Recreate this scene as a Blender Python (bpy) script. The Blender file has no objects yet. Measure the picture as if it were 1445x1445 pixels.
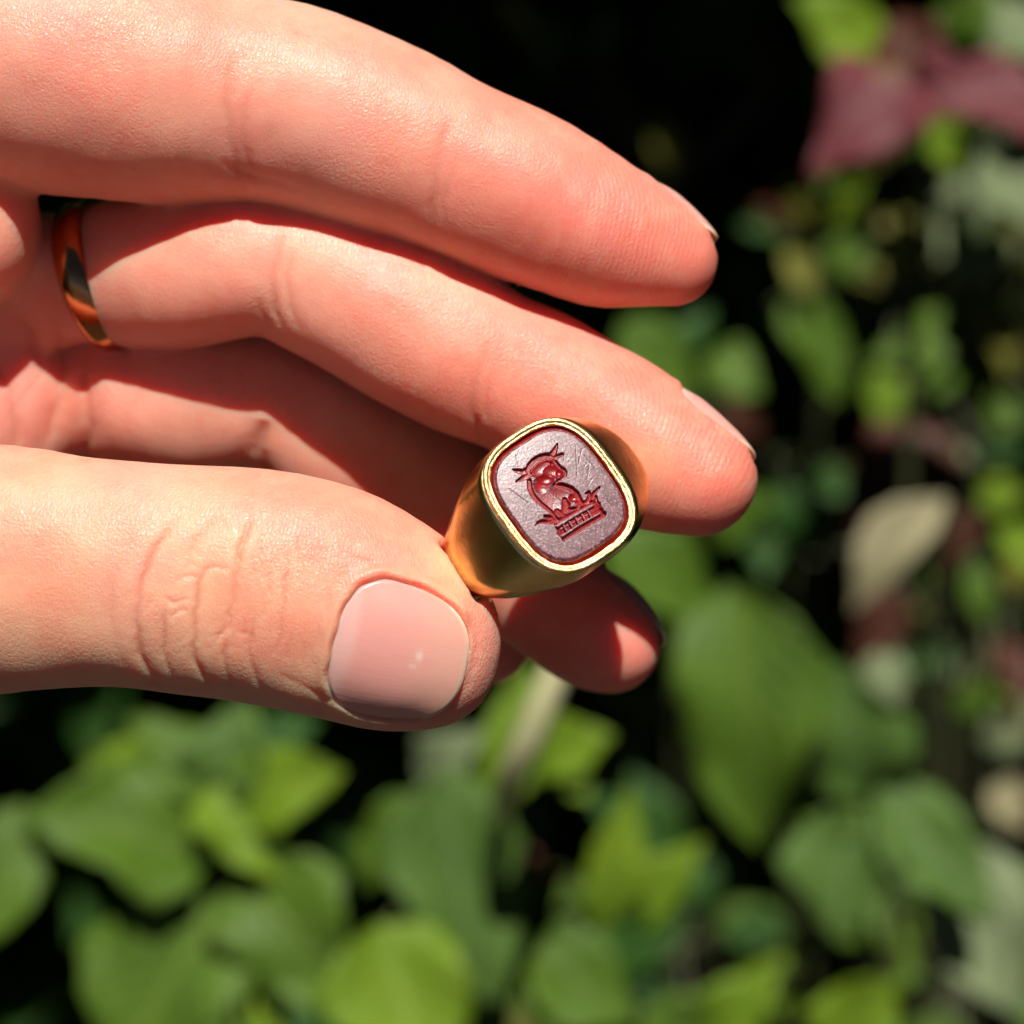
import bpy, math, random
import numpy as np
from mathutils import Vector, Matrix

# ------------------------------------------------------------------ camera, world, sun, exposure
PITCH = math.radians(20.0)            # the camera looks this far down
D = 220.0                             # mm from the lens to the ring
MMPX = 0.0567                         # mm per photograph pixel at the ring (photograph 1445 px)
FOCUS = np.array([0.0, 0.0, 0.45])    # world position of the point on the optical axis at the ring
FWD = np.array([0.0, math.cos(PITCH), -math.sin(PITCH)])
UPV = np.array([0.0, math.sin(PITCH), math.cos(PITCH)])
RGT = np.array([1.0, 0.0, 0.0])
SUN_C = np.array([0.07, -0.69, 0.71])   # direction to the sun, given along right / forward / up of the view
SUN_C = SUN_C / np.linalg.norm(SUN_C)


def W(p):
    """mm along (right, forward, up) of the view -> world metres"""
    p = np.asarray(p, dtype=np.float64) * 0.001
    return FOCUS + p[..., 0:1] * RGT + p[..., 1:2] * FWD + p[..., 2:3] * UPV


def WD(v):
    v = np.asarray(v, dtype=np.float64)
    return v[..., 0:1] * RGT + v[..., 1:2] * FWD + v[..., 2:3] * UPV


def at(px, py, d):
    """point seen at photograph pixel (px, py), d mm behind the ring plane, in view mm"""
    k = (D + d) / D * MMPX
    return np.array([(px - 722.5) * k, d, (722.5 - py) * k])


scene = bpy.context.scene
cam_d = bpy.data.cameras.new("camera")
cam = bpy.data.objects.new("camera", cam_d)
scene.collection.objects.link(cam)
scene.camera = cam
cam.location = Vector(W(np.array([0.0, -D, 0.0])))
cam.rotation_euler = (math.radians(90) - PITCH, 0, 0)
cam_d.sensor_width = 36.0
cam_d.lens = 18.0 / (722.5 * MMPX / D)
cam_d.clip_start = 0.01
cam_d.clip_end = 500.0
cam_d.dof.use_dof = True
cam_d.dof.focus_distance = (D + 3.0) * 0.001
cam_d.dof.aperture_fstop = cam_d.lens / 4.9
cam_d.dof.aperture_blades = 0

sun_w = WD(SUN_C)
sun_elev = math.asin(sun_w[2])
sun_az = math.atan2(sun_w[0], sun_w[1])
world = bpy.data.worlds.new("World")
scene.world = world
world.use_nodes = True
wn = world.node_tree.nodes
wl = world.node_tree.links
wn.clear()
sky = wn.new("ShaderNodeTexSky")
sky.sky_type = 'NISHITA'
sky.sun_disc = False
sky.sun_elevation = sun_elev
sky.sun_rotation = sun_az
sky.altitude = 600
sky.air_density = 0.15
sky.dust_density = 0.02
bg = wn.new("ShaderNodeBackground")
bg.inputs[1].default_value = 0.05
wo = wn.new("ShaderNodeOutputWorld")
wl.new(sky.outputs[0], bg.inputs[0])
wl.new(bg.outputs[0], wo.inputs[0])

sl = bpy.data.lights.new("sun", 'SUN')
sl.energy = 5.0
sl.angle = math.radians(0.6)
sl.color = (1.0, 0.95, 0.87)
sun = bpy.data.objects.new("sun", sl)
scene.collection.objects.link(sun)
sun.rotation_euler = Vector(sun_w).to_track_quat('Z', 'Y').to_euler()

scene.view_settings.view_transform = 'Standard'
scene.view_settings.look = 'None'
scene.view_settings.exposure = 0.45
scene.view_settings.gamma = 1.0
scene.render.engine = 'CYCLES'
scene.cycles.use_denoising = True
scene.cycles.max_bounces = 8
scene.cycles.transparent_max_bounces = 8
scene.cycles.sample_clamp_indirect = 4.0
scene.cycles.caustics_reflective = True
scene.cycles.blur_glossy = 0.3

# ------------------------------------------------------------------ helpers
rng = np.random.default_rng(7)
COL = scene.collection


def mesh_obj(name, verts, faces, mat, parent=None, smooth=True, world_pts=False):
    """verts: view mm (or world metres); the object's origin is put at its parent's or own base"""
    v = np.asarray(verts, dtype=np.float64)
    if not world_pts:
        v = W(v)
    if parent is not None:
        org = np.array(parent.get('_org', [0, 0, 0]))
    else:
        org = np.array([v[:, 0].mean(), v[:, 1].mean(), v[:, 2].min()])
    me = bpy.data.meshes.new(name)
    f = np.asarray(faces)
    if f.ndim == 2 and f.dtype != object:
        n, k = f.shape
        me.vertices.add(len(v))
        me.vertices.foreach_set("co", (v - org).astype(np.float32).ravel())
        me.loops.add(n * k)
        me.loops.foreach_set("vertex_index", f.astype(np.int32).ravel())
        me.polygons.add(n)
        me.polygons.foreach_set("loop_start", np.arange(0, n * k, k, dtype=np.int32))
        me.polygons.foreach_set("loop_total", np.full(n, k, dtype=np.int32))
        me.update(calc_edges=True)
    else:
        me.from_pydata([tuple(a) for a in (v - org)], [], [tuple(int(i) for i in q) for q in faces])
        me.update()
    me.validate()
    me.polygons.foreach_set("use_smooth", np.full(len(me.polygons), smooth))
    if mat is not None:
        me.materials.append(mat)
    o = bpy.data.objects.new(name, me)
    COL.objects.link(o)
    if parent is None:
        o.location = org
        o['_org'] = [float(a) for a in org]
    else:
        o.parent = parent
        o['_org'] = [float(a) for a in org]
    return o


def empty(name, org):
    o = bpy.data.objects.new(name, None)
    o.empty_display_size = 0.01
    COL.objects.link(o)
    o.location = org
    o['_org'] = [float(a) for a in org]
    return o


def tag(o, label=None, cat=None, group=None, kind=None):
    if label: o['label'] = label
    if cat: o['category'] = cat
    if group: o['group'] = group
    if kind: o['kind'] = kind
    return o


def attr(me, name, arr):
    arr = np.asarray(arr, dtype=np.float32)
    if arr.ndim == 1:
        a = me.attributes.new(name, 'FLOAT', 'POINT')
        a.data.foreach_set("value", arr)
    else:
        a = me.attributes.new(name, 'FLOAT_VECTOR', 'POINT')
        a.data.foreach_set("vector", arr.ravel())


def smoothstep(a, b, x):
    t = np.clip((x - a) / (b - a), 0, 1)
    return t * t * (3 - 2 * t)


def unit(v):
    v = np.asarray(v, dtype=np.float64)
    return v / np.linalg.norm(v)


def surface_nets(S, origin, h):
    inside = S < 0
    nx, ny, nz = S.shape
    c = np.zeros((nx - 1, ny - 1, nz - 1), dtype=np.int8)
    for i in (0, 1):
        for j in (0, 1):
            for k in (0, 1):
                c += inside[i:nx - 1 + i, j:ny - 1 + j, k:nz - 1 + k]
    act = (c > 0) & (c < 8)
    idx = np.argwhere(act)
    ids = np.full(act.shape, -1, dtype=np.int64)
    ids[act] = np.arange(len(idx))
    corners = [(i, j, k) for i in (0, 1) for j in (0, 1) for k in (0, 1)]
    vals = {cc: S[idx[:, 0] + cc[0], idx[:, 1] + cc[1], idx[:, 2] + cc[2]] for cc in corners}
    acc = np.zeros((len(idx), 3))
    cnt = np.zeros(len(idx))
    for a in corners:
        for ax in range(3):
            if a[ax] == 0:
                b = list(a); b[ax] = 1; b = tuple(b)
                va, vb = vals[a], vals[b]
                m = (va < 0) != (vb < 0)
                t = np.where(m, va / np.where(m, va - vb, 1), 0)
                p = np.array(a, dtype=float)[None, :].repeat(len(idx), 0)
                p[:, ax] = t
                acc += p * m[:, None]
                cnt += m
    verts = (idx + acc / cnt[:, None]) * h + origin
    quads = []
    for ax in range(3):
        o1, o2 = [(1, 2), (2, 0), (0, 1)][ax]
        sl0 = [slice(None)] * 3; sl1 = [slice(None)] * 3
        sl0[ax] = slice(0, S.shape[ax] - 1); sl1[ax] = slice(1, None)
        A = inside[tuple(sl0)]; B = inside[tuple(sl1)]
        e = np.argwhere(A != B)
        e = e[(e[:, o1] > 0) & (e[:, o2] > 0) & (e[:, o1] < S.shape[o1] - 1) & (e[:, o2] < S.shape[o2] - 1)]
        flip = A[e[:, 0], e[:, 1], e[:, 2]]
        def cid(d1, d2):
            q = e.copy(); q[:, o1] -= d1; q[:, o2] -= d2
            return ids[q[:, 0], q[:, 1], q[:, 2]]
        q = np.stack([cid(1, 1), cid(0, 1), cid(0, 0), cid(1, 0)], 1)
        q[~flip] = q[~flip][:, ::-1]
        quads.append(q)
    return verts, np.concatenate(quads)


# ------------------------------------------------------------------ material helpers
def new_mat(name):
    m = bpy.data.materials.new(name)
    m.use_nodes = True
    nt = m.node_tree
    nt.nodes.clear()
    out = nt.nodes.new("ShaderNodeOutputMaterial")
    b = nt.nodes.new("ShaderNodeBsdfPrincipled")
    nt.links.new(b.outputs[0], out.inputs[0])
    return m, nt, b, out


def N(nt, t, **kw):
    n = nt.nodes.new(t)
    for k, v in kw.items():
        if isinstance(k, str) and hasattr(n, k):
            setattr(n, k, v)
    return n


def L(nt, a, b):
    nt.links.new(a, b)


def math_node(nt, op, a, b=None, clamp=False):
    n = nt.nodes.new("ShaderNodeMath"); n.operation = op; n.use_clamp = clamp
    for i, x in enumerate((a, b)):
        if x is None: continue
        if isinstance(x, (int, float)): n.inputs[i].default_value = x
        else: nt.links.new(x, n.inputs[i])
    return n.outputs[0]


def noise(nt, vec, scale, detail=2.0, rough=0.5, dist=0.0):
    n = nt.nodes.new("ShaderNodeTexNoise")
    n.inputs['Scale'].default_value = scale
    n.inputs['Detail'].default_value = detail
    n.inputs['Roughness'].default_value = rough
    n.inputs['Distortion'].default_value = dist
    if vec is not None: nt.links.new(vec, n.inputs['Vector'])
    return n


def maprange(nt, v, a, b, c, d):
    n = nt.nodes.new("ShaderNodeMapRange")
    n.inputs[1].default_value = a; n.inputs[2].default_value = b
    n.inputs[3].default_value = c; n.inputs[4].default_value = d
    nt.links.new(v, n.inputs[0])
    return n.outputs[0]


def mixcol(nt, fac, a, b, mode='MIX'):
    n = nt.nodes.new("ShaderNodeMix"); n.data_type = 'RGBA'; n.blend_type = mode
    for sock, x in ((n.inputs[0], fac), (n.inputs[6], a), (n.inputs[7], b)):
        if isinstance(x, (int, float)): sock.default_value = x
        elif isinstance(x, tuple): sock.default_value = x if len(x) == 4 else (*x, 1)
        else: nt.links.new(x, sock)
    return n.outputs[2]


def scalevec(nt, vec, s):
    n = nt.nodes.new("ShaderNodeVectorMath"); n.operation = 'MULTIPLY'
    nt.links.new(vec, n.inputs[0]); n.inputs[1].default_value = s
    return n.outputs[0]


# ------------------------------------------------------------------ the signet ring's frame (needed by the hand: flesh gives way to it)
RC = at(788, 698, 0.0)                         # centre of the ring's face
u0 = np.array([0.809, 0.0, 0.588]); v0 = np.array([-0.588, 0.0, 0.809])
tilt_u = math.radians(17)                      # the face turns a little to the right ...
tilt_v = math.radians(8)                       # ... and a little up
rn = unit(np.array([0, -1, 0]) * math.cos(tilt_u) + u0 * math.sin(tilt_u) + v0 * math.tan(tilt_v))
ru = unit(u0 - rn * np.dot(u0, rn))
rv = np.cross(rn, ru)
if np.dot(rv, v0) < 0: rv = -rv
FACE_H = 9.9                                   # face above the ring's centre
RI = 7.3                                       # inner radius
RO = RC - rn * FACE_H                          # the ring's centre
MIRROR = np.stack([ru, rv, rn], 1)             # local (u, v, n) -> view mm


def ring_pts(l):
    return RO + np.asarray(l) @ MIRROR.T


HU, HV, PP = 5.25, 6.22, 2.85                  # half sizes of the rim's outline and its roundness


def band_R(th):
    """outer radius of the hoop by angle from the face"""
    a = np.abs(th)
    return 8.75 + 2.9 * (1 - smoothstep(math.radians(25), math.radians(100), a)) + 0.0 * a - 0.25 * smoothstep(1.6, 3.1, a)


def band_w(th):
    a = np.abs(th)
    return 2.0 + 4.1 * (1 - smoothstep(math.radians(12), math.radians(90), a)) - 0.3 * smoothstep(1.8, 3.1, a)


def superf(u, v, hu, hv, p):
    return (np.abs(u / hu) ** p + np.abs(v / hv) ** p) ** (1.0 / p)


def ring_sdf(l):
    u, v, n = l[..., 0], l[..., 1], l[..., 2]
    r = np.sqrt(u * u + n * n) + 1e-9
    th = np.arctan2(u, n)
    R = band_R(th); w = band_w(th)
    mid = 0.5 * (R + RI)
    hr = 0.5 * (R - RI)
    q = 2.6
    # section: flat inside, domed outside
    e = (np.abs(v / w) ** q + np.clip((r - RI) / (R - RI), 0, 9) ** q) ** (1 / q)
    dsec = (e - 1) * np.minimum(R - RI, w)
    d = np.maximum(dsec, RI - r)
    # the head under the face
    drop = np.clip(FACE_H - n, 0, 20)
    hd = (superf(u - 0.12, v, HU + 0.40 * drop + 0.08 * drop ** 1.5, HV - 0.055 * drop ** 1.7, PP) - 1) * 5.0
    hd = np.maximum(hd, n - (FACE_H - 0.25))
    hd = np.maximum(hd, RI - r)
    hd = np.maximum(hd, 4.6 - n)
    k = 1.1
    hh = np.clip(0.5 + 0.5 * (hd - d) / k, 0, 1)
    s = hd * (1 - hh) + d * hh - k * hh * (1 - hh)
    s = np.maximum(s, n - (FACE_H - 0.25))
    s = np.maximum(s, RI - r)
    lim = (superf(u - 0.12, v, HU + 0.85 * drop, HV + 0.07 * drop, PP) - 1) * 4.5
    s = np.where(drop < 5.0, np.maximum(s, lim), s)
    seat = np.maximum((superf(u - 0.12, v, HU - 0.45, HV - 0.45, 3.1) - 1) * 5.0, (FACE_H - 1.15) - n)
    s = np.maximum(s, -seat)
    return s


# ------------------------------------------------------------------ the hand
# each digit: (px, py, depth mm, half width px) along its middle line; k = thickness / width
def chain(pts, k):
    P = np.array([at(x, y, d) for x, y, d, r in pts])
    R = np.array([r * MMPX * (D + d) / D for x, y, d, r in pts])
    # resample with Catmull-Rom
    out, ro = [], []
    n = len(P)
    for i in range(n - 1):
        p0, p1, p2, p3 = P[max(i - 1, 0)], P[i], P[i + 1], P[min(i + 2, n - 1)]
        r0, r1, r2, r3 = R[max(i - 1, 0)], R[i], R[i + 1], R[min(i + 2, n - 1)]
        m = 3
        for j in range(m):
            t = j / m
            a = lambda q0, q1, q2, q3: 0.5 * (2 * q1 + (q2 - q0) * t + (2 * q0 - 5 * q1 + 4 * q2 - q3) * t * t + (3 * q1 - q0 - 3 * q2 + q3) * t ** 3)
            out.append(a(p0, p1, p2, p3)); ro.append(a(r0, r1, r2, r3))
    out.append(P[-1]); ro.append(R[-1])
    return np.array(out), np.array(ro), k


DIG = {
    'index': chain([(-420, 110, 18, 190), (-200, 70, 16, 190), (-60, 70, 15, 186), (90, 92, 14, 182), (210, 118, 13.5, 170), (300, 134, 13.5, 152), (352, 139, 13.5, 146),
                    (429, 154, 13.5, 142), (545, 195, 13.5, 134), (612, 223, 13.5, 125), (660, 243, 13.5, 122), (750, 282, 14, 120),
                    (843, 326, 14.5, 105), (900, 345, 15, 90), (943, 362, 15.2, 72)], 0.92),
    'middle': chain([(-330, 420, 26, 130), (-120, 412, 24, 115), (20, 402, 26, 104), (120, 390, 23, 92), (170, 386, 22, 104), (252, 383, 19, 110), (330, 372, 17, 106),
                     (385, 372, 17, 104), (440, 388, 17, 110), (530, 430, 17, 117), (628, 485, 17, 117), (690, 515, 17, 111), (744, 539, 17, 110),
                     (850, 604, 17, 113), (925, 646, 16, 105), (985, 673, 15, 84)], 0.86),
    'ring': chain([(-300, 560, 34, 130), (-60, 560, 36, 120), (120, 560, 32, 108), (200, 562, 28, 112), (265, 562, 26.5, 114), (350, 562, 26.5, 104), (400, 578, 27, 108), (500, 634, 28, 114),
                   (620, 706, 29, 108), (700, 774, 28, 100), (790, 855, 27.5, 88), (838, 890, 26.5, 83), (861, 905, 26, 74)], 0.85),
    'little': chain([(-300, 720, 42, 110), (0, 730, 41, 100), (200, 720, 40, 100), (350, 740, 40, 90), (500, 810, 40, 80), (610, 860, 40, 70),
                     (690, 904, 40, 62)], 0.9),
    'thumb': chain([(-760, 880, 18, 260), (-420, 850, 14, 230), (-180, 815, 9, 196), (0, 803, 6.5, 176), (100, 807, 5.5, 164), (200, 812, 5, 160), (290, 820, 5, 163), (395, 832, 5, 167),
                    (470, 852, 5, 163), (530, 876, 5, 152), (572, 898, 5, 134), (596, 922, 5.2, 109)], 0.72),
}
ORDER = ['index', 'middle', 'ring', 'little', 'thumb']


def seg_eval(Pt, pts, R, k):
    """distance and arc position to one digit for a list of points"""
    sc = np.array([1, 1 / k, 1])
    best = np.full(len(Pt), 1e9); bs = np.zeros(len(Pt)); bi = np.zeros(len(Pt), dtype=int)
    Q = Pt * sc
    s0 = 0.0
    for i in range(len(pts) - 1):
        a = pts[i] * sc; b = pts[i + 1] * sc
        ab = b - a; l2 = ab @ ab
        t = np.clip(((Q - a) @ ab) / l2, 0, 1)
        d = np.linalg.norm(Q - a - t[:, None] * ab, axis=1) - (R[i] + (R[i + 1] - R[i]) * t)
        ln = np.linalg.norm(pts[i + 1] - pts[i])
        m = d < best
        best = np.where(m, d, best); bs = np.where(m, s0 + t * ln, bs); bi = np.where(m, i, bi)
        s0 += ln
    return best, bs, bi, s0


H = 0.45
GO = np.array([-66.0, -8.0, -31.0]); GN = (np.array([23.0, 58.0, 60.0]) - GO) / H
GN = GN.astype(int)
gx = (GO[0] + np.arange(GN[0]) * H).astype(np.float32)
gy = (GO[1] + np.arange(GN[1]) * H).astype(np.float32)
gz = (GO[2] + np.arange(GN[2]) * H).astype(np.float32)


def grid_digit(pts, R, k):
    S = np.full(tuple(GN), 9.0, dtype=np.float32)
    sc = np.array([1, 1 / k, 1], dtype=np.float32)
    for i in range(len(pts) - 1):
        rr = max(R[i], R[i + 1]) + 5.0
        lo = np.minimum(pts[i], pts[i + 1]) - rr; hi = np.maximum(pts[i], pts[i + 1]) + rr
        i0 = np.clip(((lo - GO) / H).astype(int), 0, GN); i1 = np.clip(((hi - GO) / H).astype(int) + 1, 0, GN)
        if np.any(i1 <= i0): continue
        X = gx[i0[0]:i1[0], None, None]; Y = gy[None, i0[1]:i1[1], None] * sc[1]; Z = gz[None, None, i0[2]:i1[2]]
        a = (pts[i] * sc).astype(np.float32); b = (pts[i + 1] * sc).astype(np.float32); ab = b - a
        dx, dy, dz = X - a[0], Y - a[1], Z - a[2]
        t = np.clip((dx * ab[0] + dy * ab[1] + dz * ab[2]) / (ab @ ab), 0, 1)
        d = np.sqrt((dx - t * ab[0]) ** 2 + (dy - t * ab[1]) ** 2 + (dz - t * ab[2]) ** 2) - (R[i] + (R[i + 1] - R[i]) * t)
        sub = S[i0[0]:i1[0], i0[1]:i1[1], i0[2]:i1[2]]
        np.minimum(sub, d, out=sub)
    return S


def smin(a, b, k):
    h = np.clip(0.5 + 0.5 * (b - a) / k, 0, 1)
    return b * (1 - h) + a * h - k * h * (1 - h)


def ellipsoid(c, r):
    X = (gx[:, None, None] - c[0]) / r[0]; Y = (gy[None, :, None] - c[1]) / r[1]; Z = (gz[None, None, :] - c[2]) / r[2]
    q = np.sqrt(X * X + Y * Y + Z * Z)
    return ((q - 1) * min(r)).astype(np.float32)


S = grid_digit(*DIG['index'])
S = smin(S, grid_digit(*DIG['middle']), 0.5)
S = np.minimum(S, grid_digit(*DIG['ring']))
S = smin(S, grid_digit(*DIG['little']), 0.4)
# palm: the heel of flesh below the index finger, the palm in the shade and the body of the hand
palm = ellipsoid(at(-48, 318, 17.5), (6.4, 7, 7.2))
palm = smin(palm, ellipsoid(at(-50, 560, 31), (11.8, 10, 12)), 2.0)
for c, r in (((-420, 300, 30), (17, 16, 22)), ((-520, 560, 34), (22, 18, 24)), ((-760, 620, 34), (28, 18, 26))):
    palm = smin(palm, ellipsoid(at(*c), r), 5.0)
S = smin(S, palm, 1.3)
S = smin(S, grid_digit(*DIG['thumb']), 0.6)
# flesh gives way to the ring it holds
G = np.stack(np.meshgrid(gx, gy, gz, indexing='ij'), -1)
near = (np.abs(G - RO) < 13).all(-1)
loc = (G[near] - RO) @ MIRROR
rr = np.sqrt(loc[:, 0] ** 2 + loc[:, 2] ** 2); th = np.arctan2(loc[:, 0], loc[:, 2])
solid = np.maximum(rr - band_R(th) - 0.05, np.abs(loc[:, 1]) - band_w(th) - 0.05)
S[near] = np.maximum(S[near], -solid)
del G


def sample(P):
    """trilinear look-up of the hand's distance field"""
    q = (P - GO) / H
    i = np.clip(np.floor(q).astype(int), 0, GN - 2)
    f = np.clip(q - i, 0, 1)
    r = 0
    for a in (0, 1):
        for b in (0, 1):
            for c in (0, 1):
                w = (f[:, 0] if a else 1 - f[:, 0]) * (f[:, 1] if b else 1 - f[:, 1]) * (f[:, 2] if c else 1 - f[:, 2])
                r = r + w * S[i[:, 0] + a, i[:, 1] + b, i[:, 2] + c]
    return r


hv_, hf_ = surface_nets(S, GO, H)
tmp = mesh_obj("hand", hv_, hf_, None, world_pts=True)
tmp.location = (0, 0, 0)
tmp_org = np.array(tmp['_org'])
sm = tmp.modifiers.new("s", 'SMOOTH'); sm.factor = 0.5; sm.iterations = 3
sb = tmp.modifiers.new("d", 'SUBSURF'); sb.levels = 1; sb.render_levels = 1
dg = bpy.context.evaluated_depsgraph_get()
ev = bpy.data.meshes.new_from_object(tmp.evaluated_get(dg))
nv = len(ev.vertices)
co = np.empty(nv * 3, dtype=np.float32); ev.vertices.foreach_get("co", co); co = co.reshape(-1, 3).astype(np.float64) + tmp_org
nrm = np.empty(nv * 3, dtype=np.float32); ev.vertices.foreach_get("normal", nrm); nrm = nrm.reshape(-1, 3).astype(np.float64)
nf = len(ev.polygons)
fi = np.empty(nf * 4, dtype=np.int32); ev.loops.foreach_get("vertex_index", fi); fi = fi.reshape(-1, 4)
bpy.data.objects.remove(tmp)

# finer faces over the front of the thumb, where the folds and the nail need them
kk = (D + co[:, 1]) / D * MMPX
px_ = 722.5 + co[:, 0] / kk; py_ = 722.5 - co[:, 2] / kk
okv = (px_ > 150) & (px_ < 706) & (py_ > 690) & (py_ < 1045) & (co[:, 1] < 9.5) & (nrm[:, 1] < 0.25)
fs = okv[fi].all(1)
fa_ = fi[fs].astype(np.int64); fb_ = fi[~fs]
ee = np.stack([fa_, np.roll(fa_, -1, 1)], -1).reshape(-1, 2); ee.sort(1)
ue, inv = np.unique(ee[:, 0] * nv + ee[:, 1], return_inverse=True)
ea = ue // nv; eb = ue % nv
mid_co = (co[ea] + co[eb]) / 2; mid_n = nrm[ea] + nrm[eb]
cen_co = co[fa_].mean(1); cen_n = nrm[fa_].sum(1)
ei = inv.reshape(-1, 4) + nv
ci = np.arange(len(fa_)) + nv + len(ue)
sub = np.concatenate([np.stack([fa_[:, k], ei[:, k], ci, ei[:, (k - 1) % 4]], 1) for k in range(4)])
co = np.concatenate([co, mid_co, cen_co]); nn_ = np.concatenate([mid_n, cen_n]); nn_ /= np.linalg.norm(nn_, axis=1)[:, None]
nrm = np.concatenate([nrm, nn_])
fi = np.concatenate([fb_, sub]).astype(np.int32); nv = len(co); nf = len(fi)
print("hand verts", nv, "faces", nf)

# position along and around each digit
dist = []; sarc = []; segi = []; total = {}
for nme in ORDER:
    d_, s_, i_, t_ = seg_eval(co, *DIG[nme])
    dist.append(d_); sarc.append(s_); segi.append(i_); total[nme] = t_
dist = np.array(dist); which = np.argmin(dist, 0)
sarc = np.array(sarc)[which, np.arange(nv)]
# px of every vertex in the photograph's frame
kk = (D + co[:, 1]) / D * MMPX
ppx = 722.5 + co[:, 0] / kk; ppy = 722.5 - co[:, 2] / kk
front = smoothstep(0.05, 0.35, -nrm[:, 1])
circ = np.zeros(nv)
tofin = np.zeros(nv)
for q, nme in enumerate(ORDER):
    m = which == q
    pts, R, k = DIG[nme]
    seg = np.array(segi[q])[m]
    a = pts[seg]; b = pts[seg + 1]
    t = (b - a) / np.linalg.norm(b - a, axis=1)[:, None]
    rel = co[m] - a
    rel = rel - (rel * t).sum(1)[:, None] * t
    side = np.cross(t, np.array([0, 1.0, 0])); side /= np.linalg.norm(side, axis=1)[:, None]
    dep = np.cross(side, t)
    ang = np.arctan2((rel * side).sum(1), -(rel * dep).sum(1) * np.sign(dep[:, 1]))
    circ[m] = ang * 7.0
    tofin[m] = total[nme] - sarc[m]

disp = np.zeros(nv)


def polydist(line, x, y):
    line = np.asarray(line, dtype=float)
    best = np.full(len(x), 1e9); tt = np.zeros(len(x)); sgn = np.zeros(len(x))
    n = len(line) - 1
    for i in range(n):
        a, b = line[i], line[i + 1]
        ab = b - a
        t = np.clip(((x - a[0]) * ab[0] + (y - a[1]) * ab[1]) / (ab @ ab), 0, 1)
        dx = x - a[0] - t * ab[0]; dy = y - a[1] - t * ab[1]
        d = np.hypot(dx, dy)
        m = d < best
        best = np.where(m, d, best); tt = np.where(m, (i + t) / n, tt)
    return best, tt


def crease(q, line, depth, width, ridge=0.30, taper=0.38):
    global disp
    ln = np.asarray(line, dtype=float)
    lo = ln.min(0) - width * 6; hi = ln.max(0) + width * 6
    m = ((which == q) if q is not None else (co[:, 1] < 40)) & (ppx > lo[0]) & (ppx < hi[0]) & (ppy > lo[1]) & (ppy < hi[1]) & (front > 0)
    if not m.any(): return
    # round the corners of the traced line
    for _ in range(2):
        ln2 = [ln[0]]
        for i in range(len(ln) - 1):
            ln2 += [ln[i] * .75 + ln[i + 1] * .25, ln[i] * .25 + ln[i + 1] * .75]
        ln = np.array(ln2 + [ln[-1]])
    wx = 0.9 * np.sin(ppy[m] * 0.13 + 1.1) + 0.4 * np.sin(ppy[m] * 0.29 + ppx[m] * 0.05); wy = 0.7 * np.sin(ppx[m] * 0.15)
    d, t = polydist(ln, ppx[m] + wx, ppy[m] + wy)
    depth = depth * (0.9 + 0.2 * np.sin(ppy[m] * 0.05 + ppx[m] * 0.06))
    w = smoothstep(0, taper, t) * smoothstep(0, taper, 1 - t)
    if taper == 0: w = 1.0
    depth = depth * (0.66 if q == 4 else 1.2); ridge = 0.14
    dd = -depth * (0.6 * np.exp(-(d / (width * 0.8)) ** 2) + 0.4 * np.exp(-(d / (width * 2)) ** 2)) + depth * ridge * np.exp(-((d - width * 3.2) / (width * 1.8)) ** 2)
    disp[m] += dd * w * front[m]


def C4(*pts): return [(x / 2.007, 600 + y / 2.007) for x, y in pts]
def C2(*pts): return [(x / 2.779, y / 2.779) for x, y in pts]
def C3(*pts): return [(450 + x / 2.408, y / 2.408) for x, y in pts]
def C5(*pts): return [(60 + x / 2.258, 250 + y / 2.258) for x, y in pts]


T_, I_, M_, R_ = 4, 0, 1, 2
crease(T_, C4((520, 240), (470, 300), (412, 400), (386, 520), (390, 640), (430, 720), (500, 765)), 0.42, 5.0)
crease(T_, C4((600, 380), (562, 440), (552, 540), (546, 640), (560, 700), (620, 760)), 0.42, 4.5)
crease(T_, C4((640, 250), (590, 280), (540, 340), (512, 440)), 0.26, 5.0)
crease(T_, C4((720, 250), (700, 290), (680, 350), (666, 430), (655, 510), (628, 590)), 0.36, 4.5)
crease(T_, C4((812, 400), (805, 480), (797, 580), (782, 660)), 0.24, 4.0)
crease(T_, C4((722, 540), (707, 620), (712, 690), (750, 770)), 0.24, 4.0)
crease(T_, C4((470, 500), (462, 600), (470, 680), (500, 740)), 0.26, 4.0)
crease(T_, C4((640, 600), (632, 680), (660, 760)), 0.20, 4.0)
crease(T_, C4((320, 420), (312, 500), (318, 600), (350, 690)), 0.13, 6.0)
crease(T_, C4((210, 330), (200, 420), (190, 520)), 0.08, 6.0)
crease(T_, C4((640, 520), (660, 560), (620, 590), (600, 640)), 0.14, 3.0)
crease(T_, C4((740, 300), (735, 370), (745, 440)), 0.12, 3.5)
crease(T_, C4((840, 300), (850, 370), (840, 450)), 0.10, 3.5)
crease(T_, C4((780, 700), (860, 740), (950, 790), (1060, 835)), 0.16, 5.0)
crease(T_, C4((960, 340), (1010, 385), (1110, 398), (1230, 400)), 0.12, 6.0)
crease(T_, C4((455, 480), (490, 505), (535, 490)), 0.12, 3.5)
crease(T_, C4((500, 450), (520, 425), (570, 430)), 0.14, 3.5)
crease(T_, C4((570, 408), (620, 400), (650, 412)), 0.10, 3.0)
crease(T_, C4((480, 545), (510, 520), (535, 530)), 0.12, 3.0)
for k_ in range(46):
    x0, y0 = rng.normal(560, 190), rng.normal(520, 120)
    an_ = rng.uniform(0.9, 2.2); l_ = rng.uniform(12, 40)
    crease(T_, C4((x0, y0), (x0 + l_ * math.cos(an_), y0 + l_ * math.sin(an_)), (x0 + 2 * l_ * math.cos(an_ + .3), y0 + 2 * l_ * math.sin(an_ + .3))), rng.uniform(0.02, 0.05), 2.6)
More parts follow.
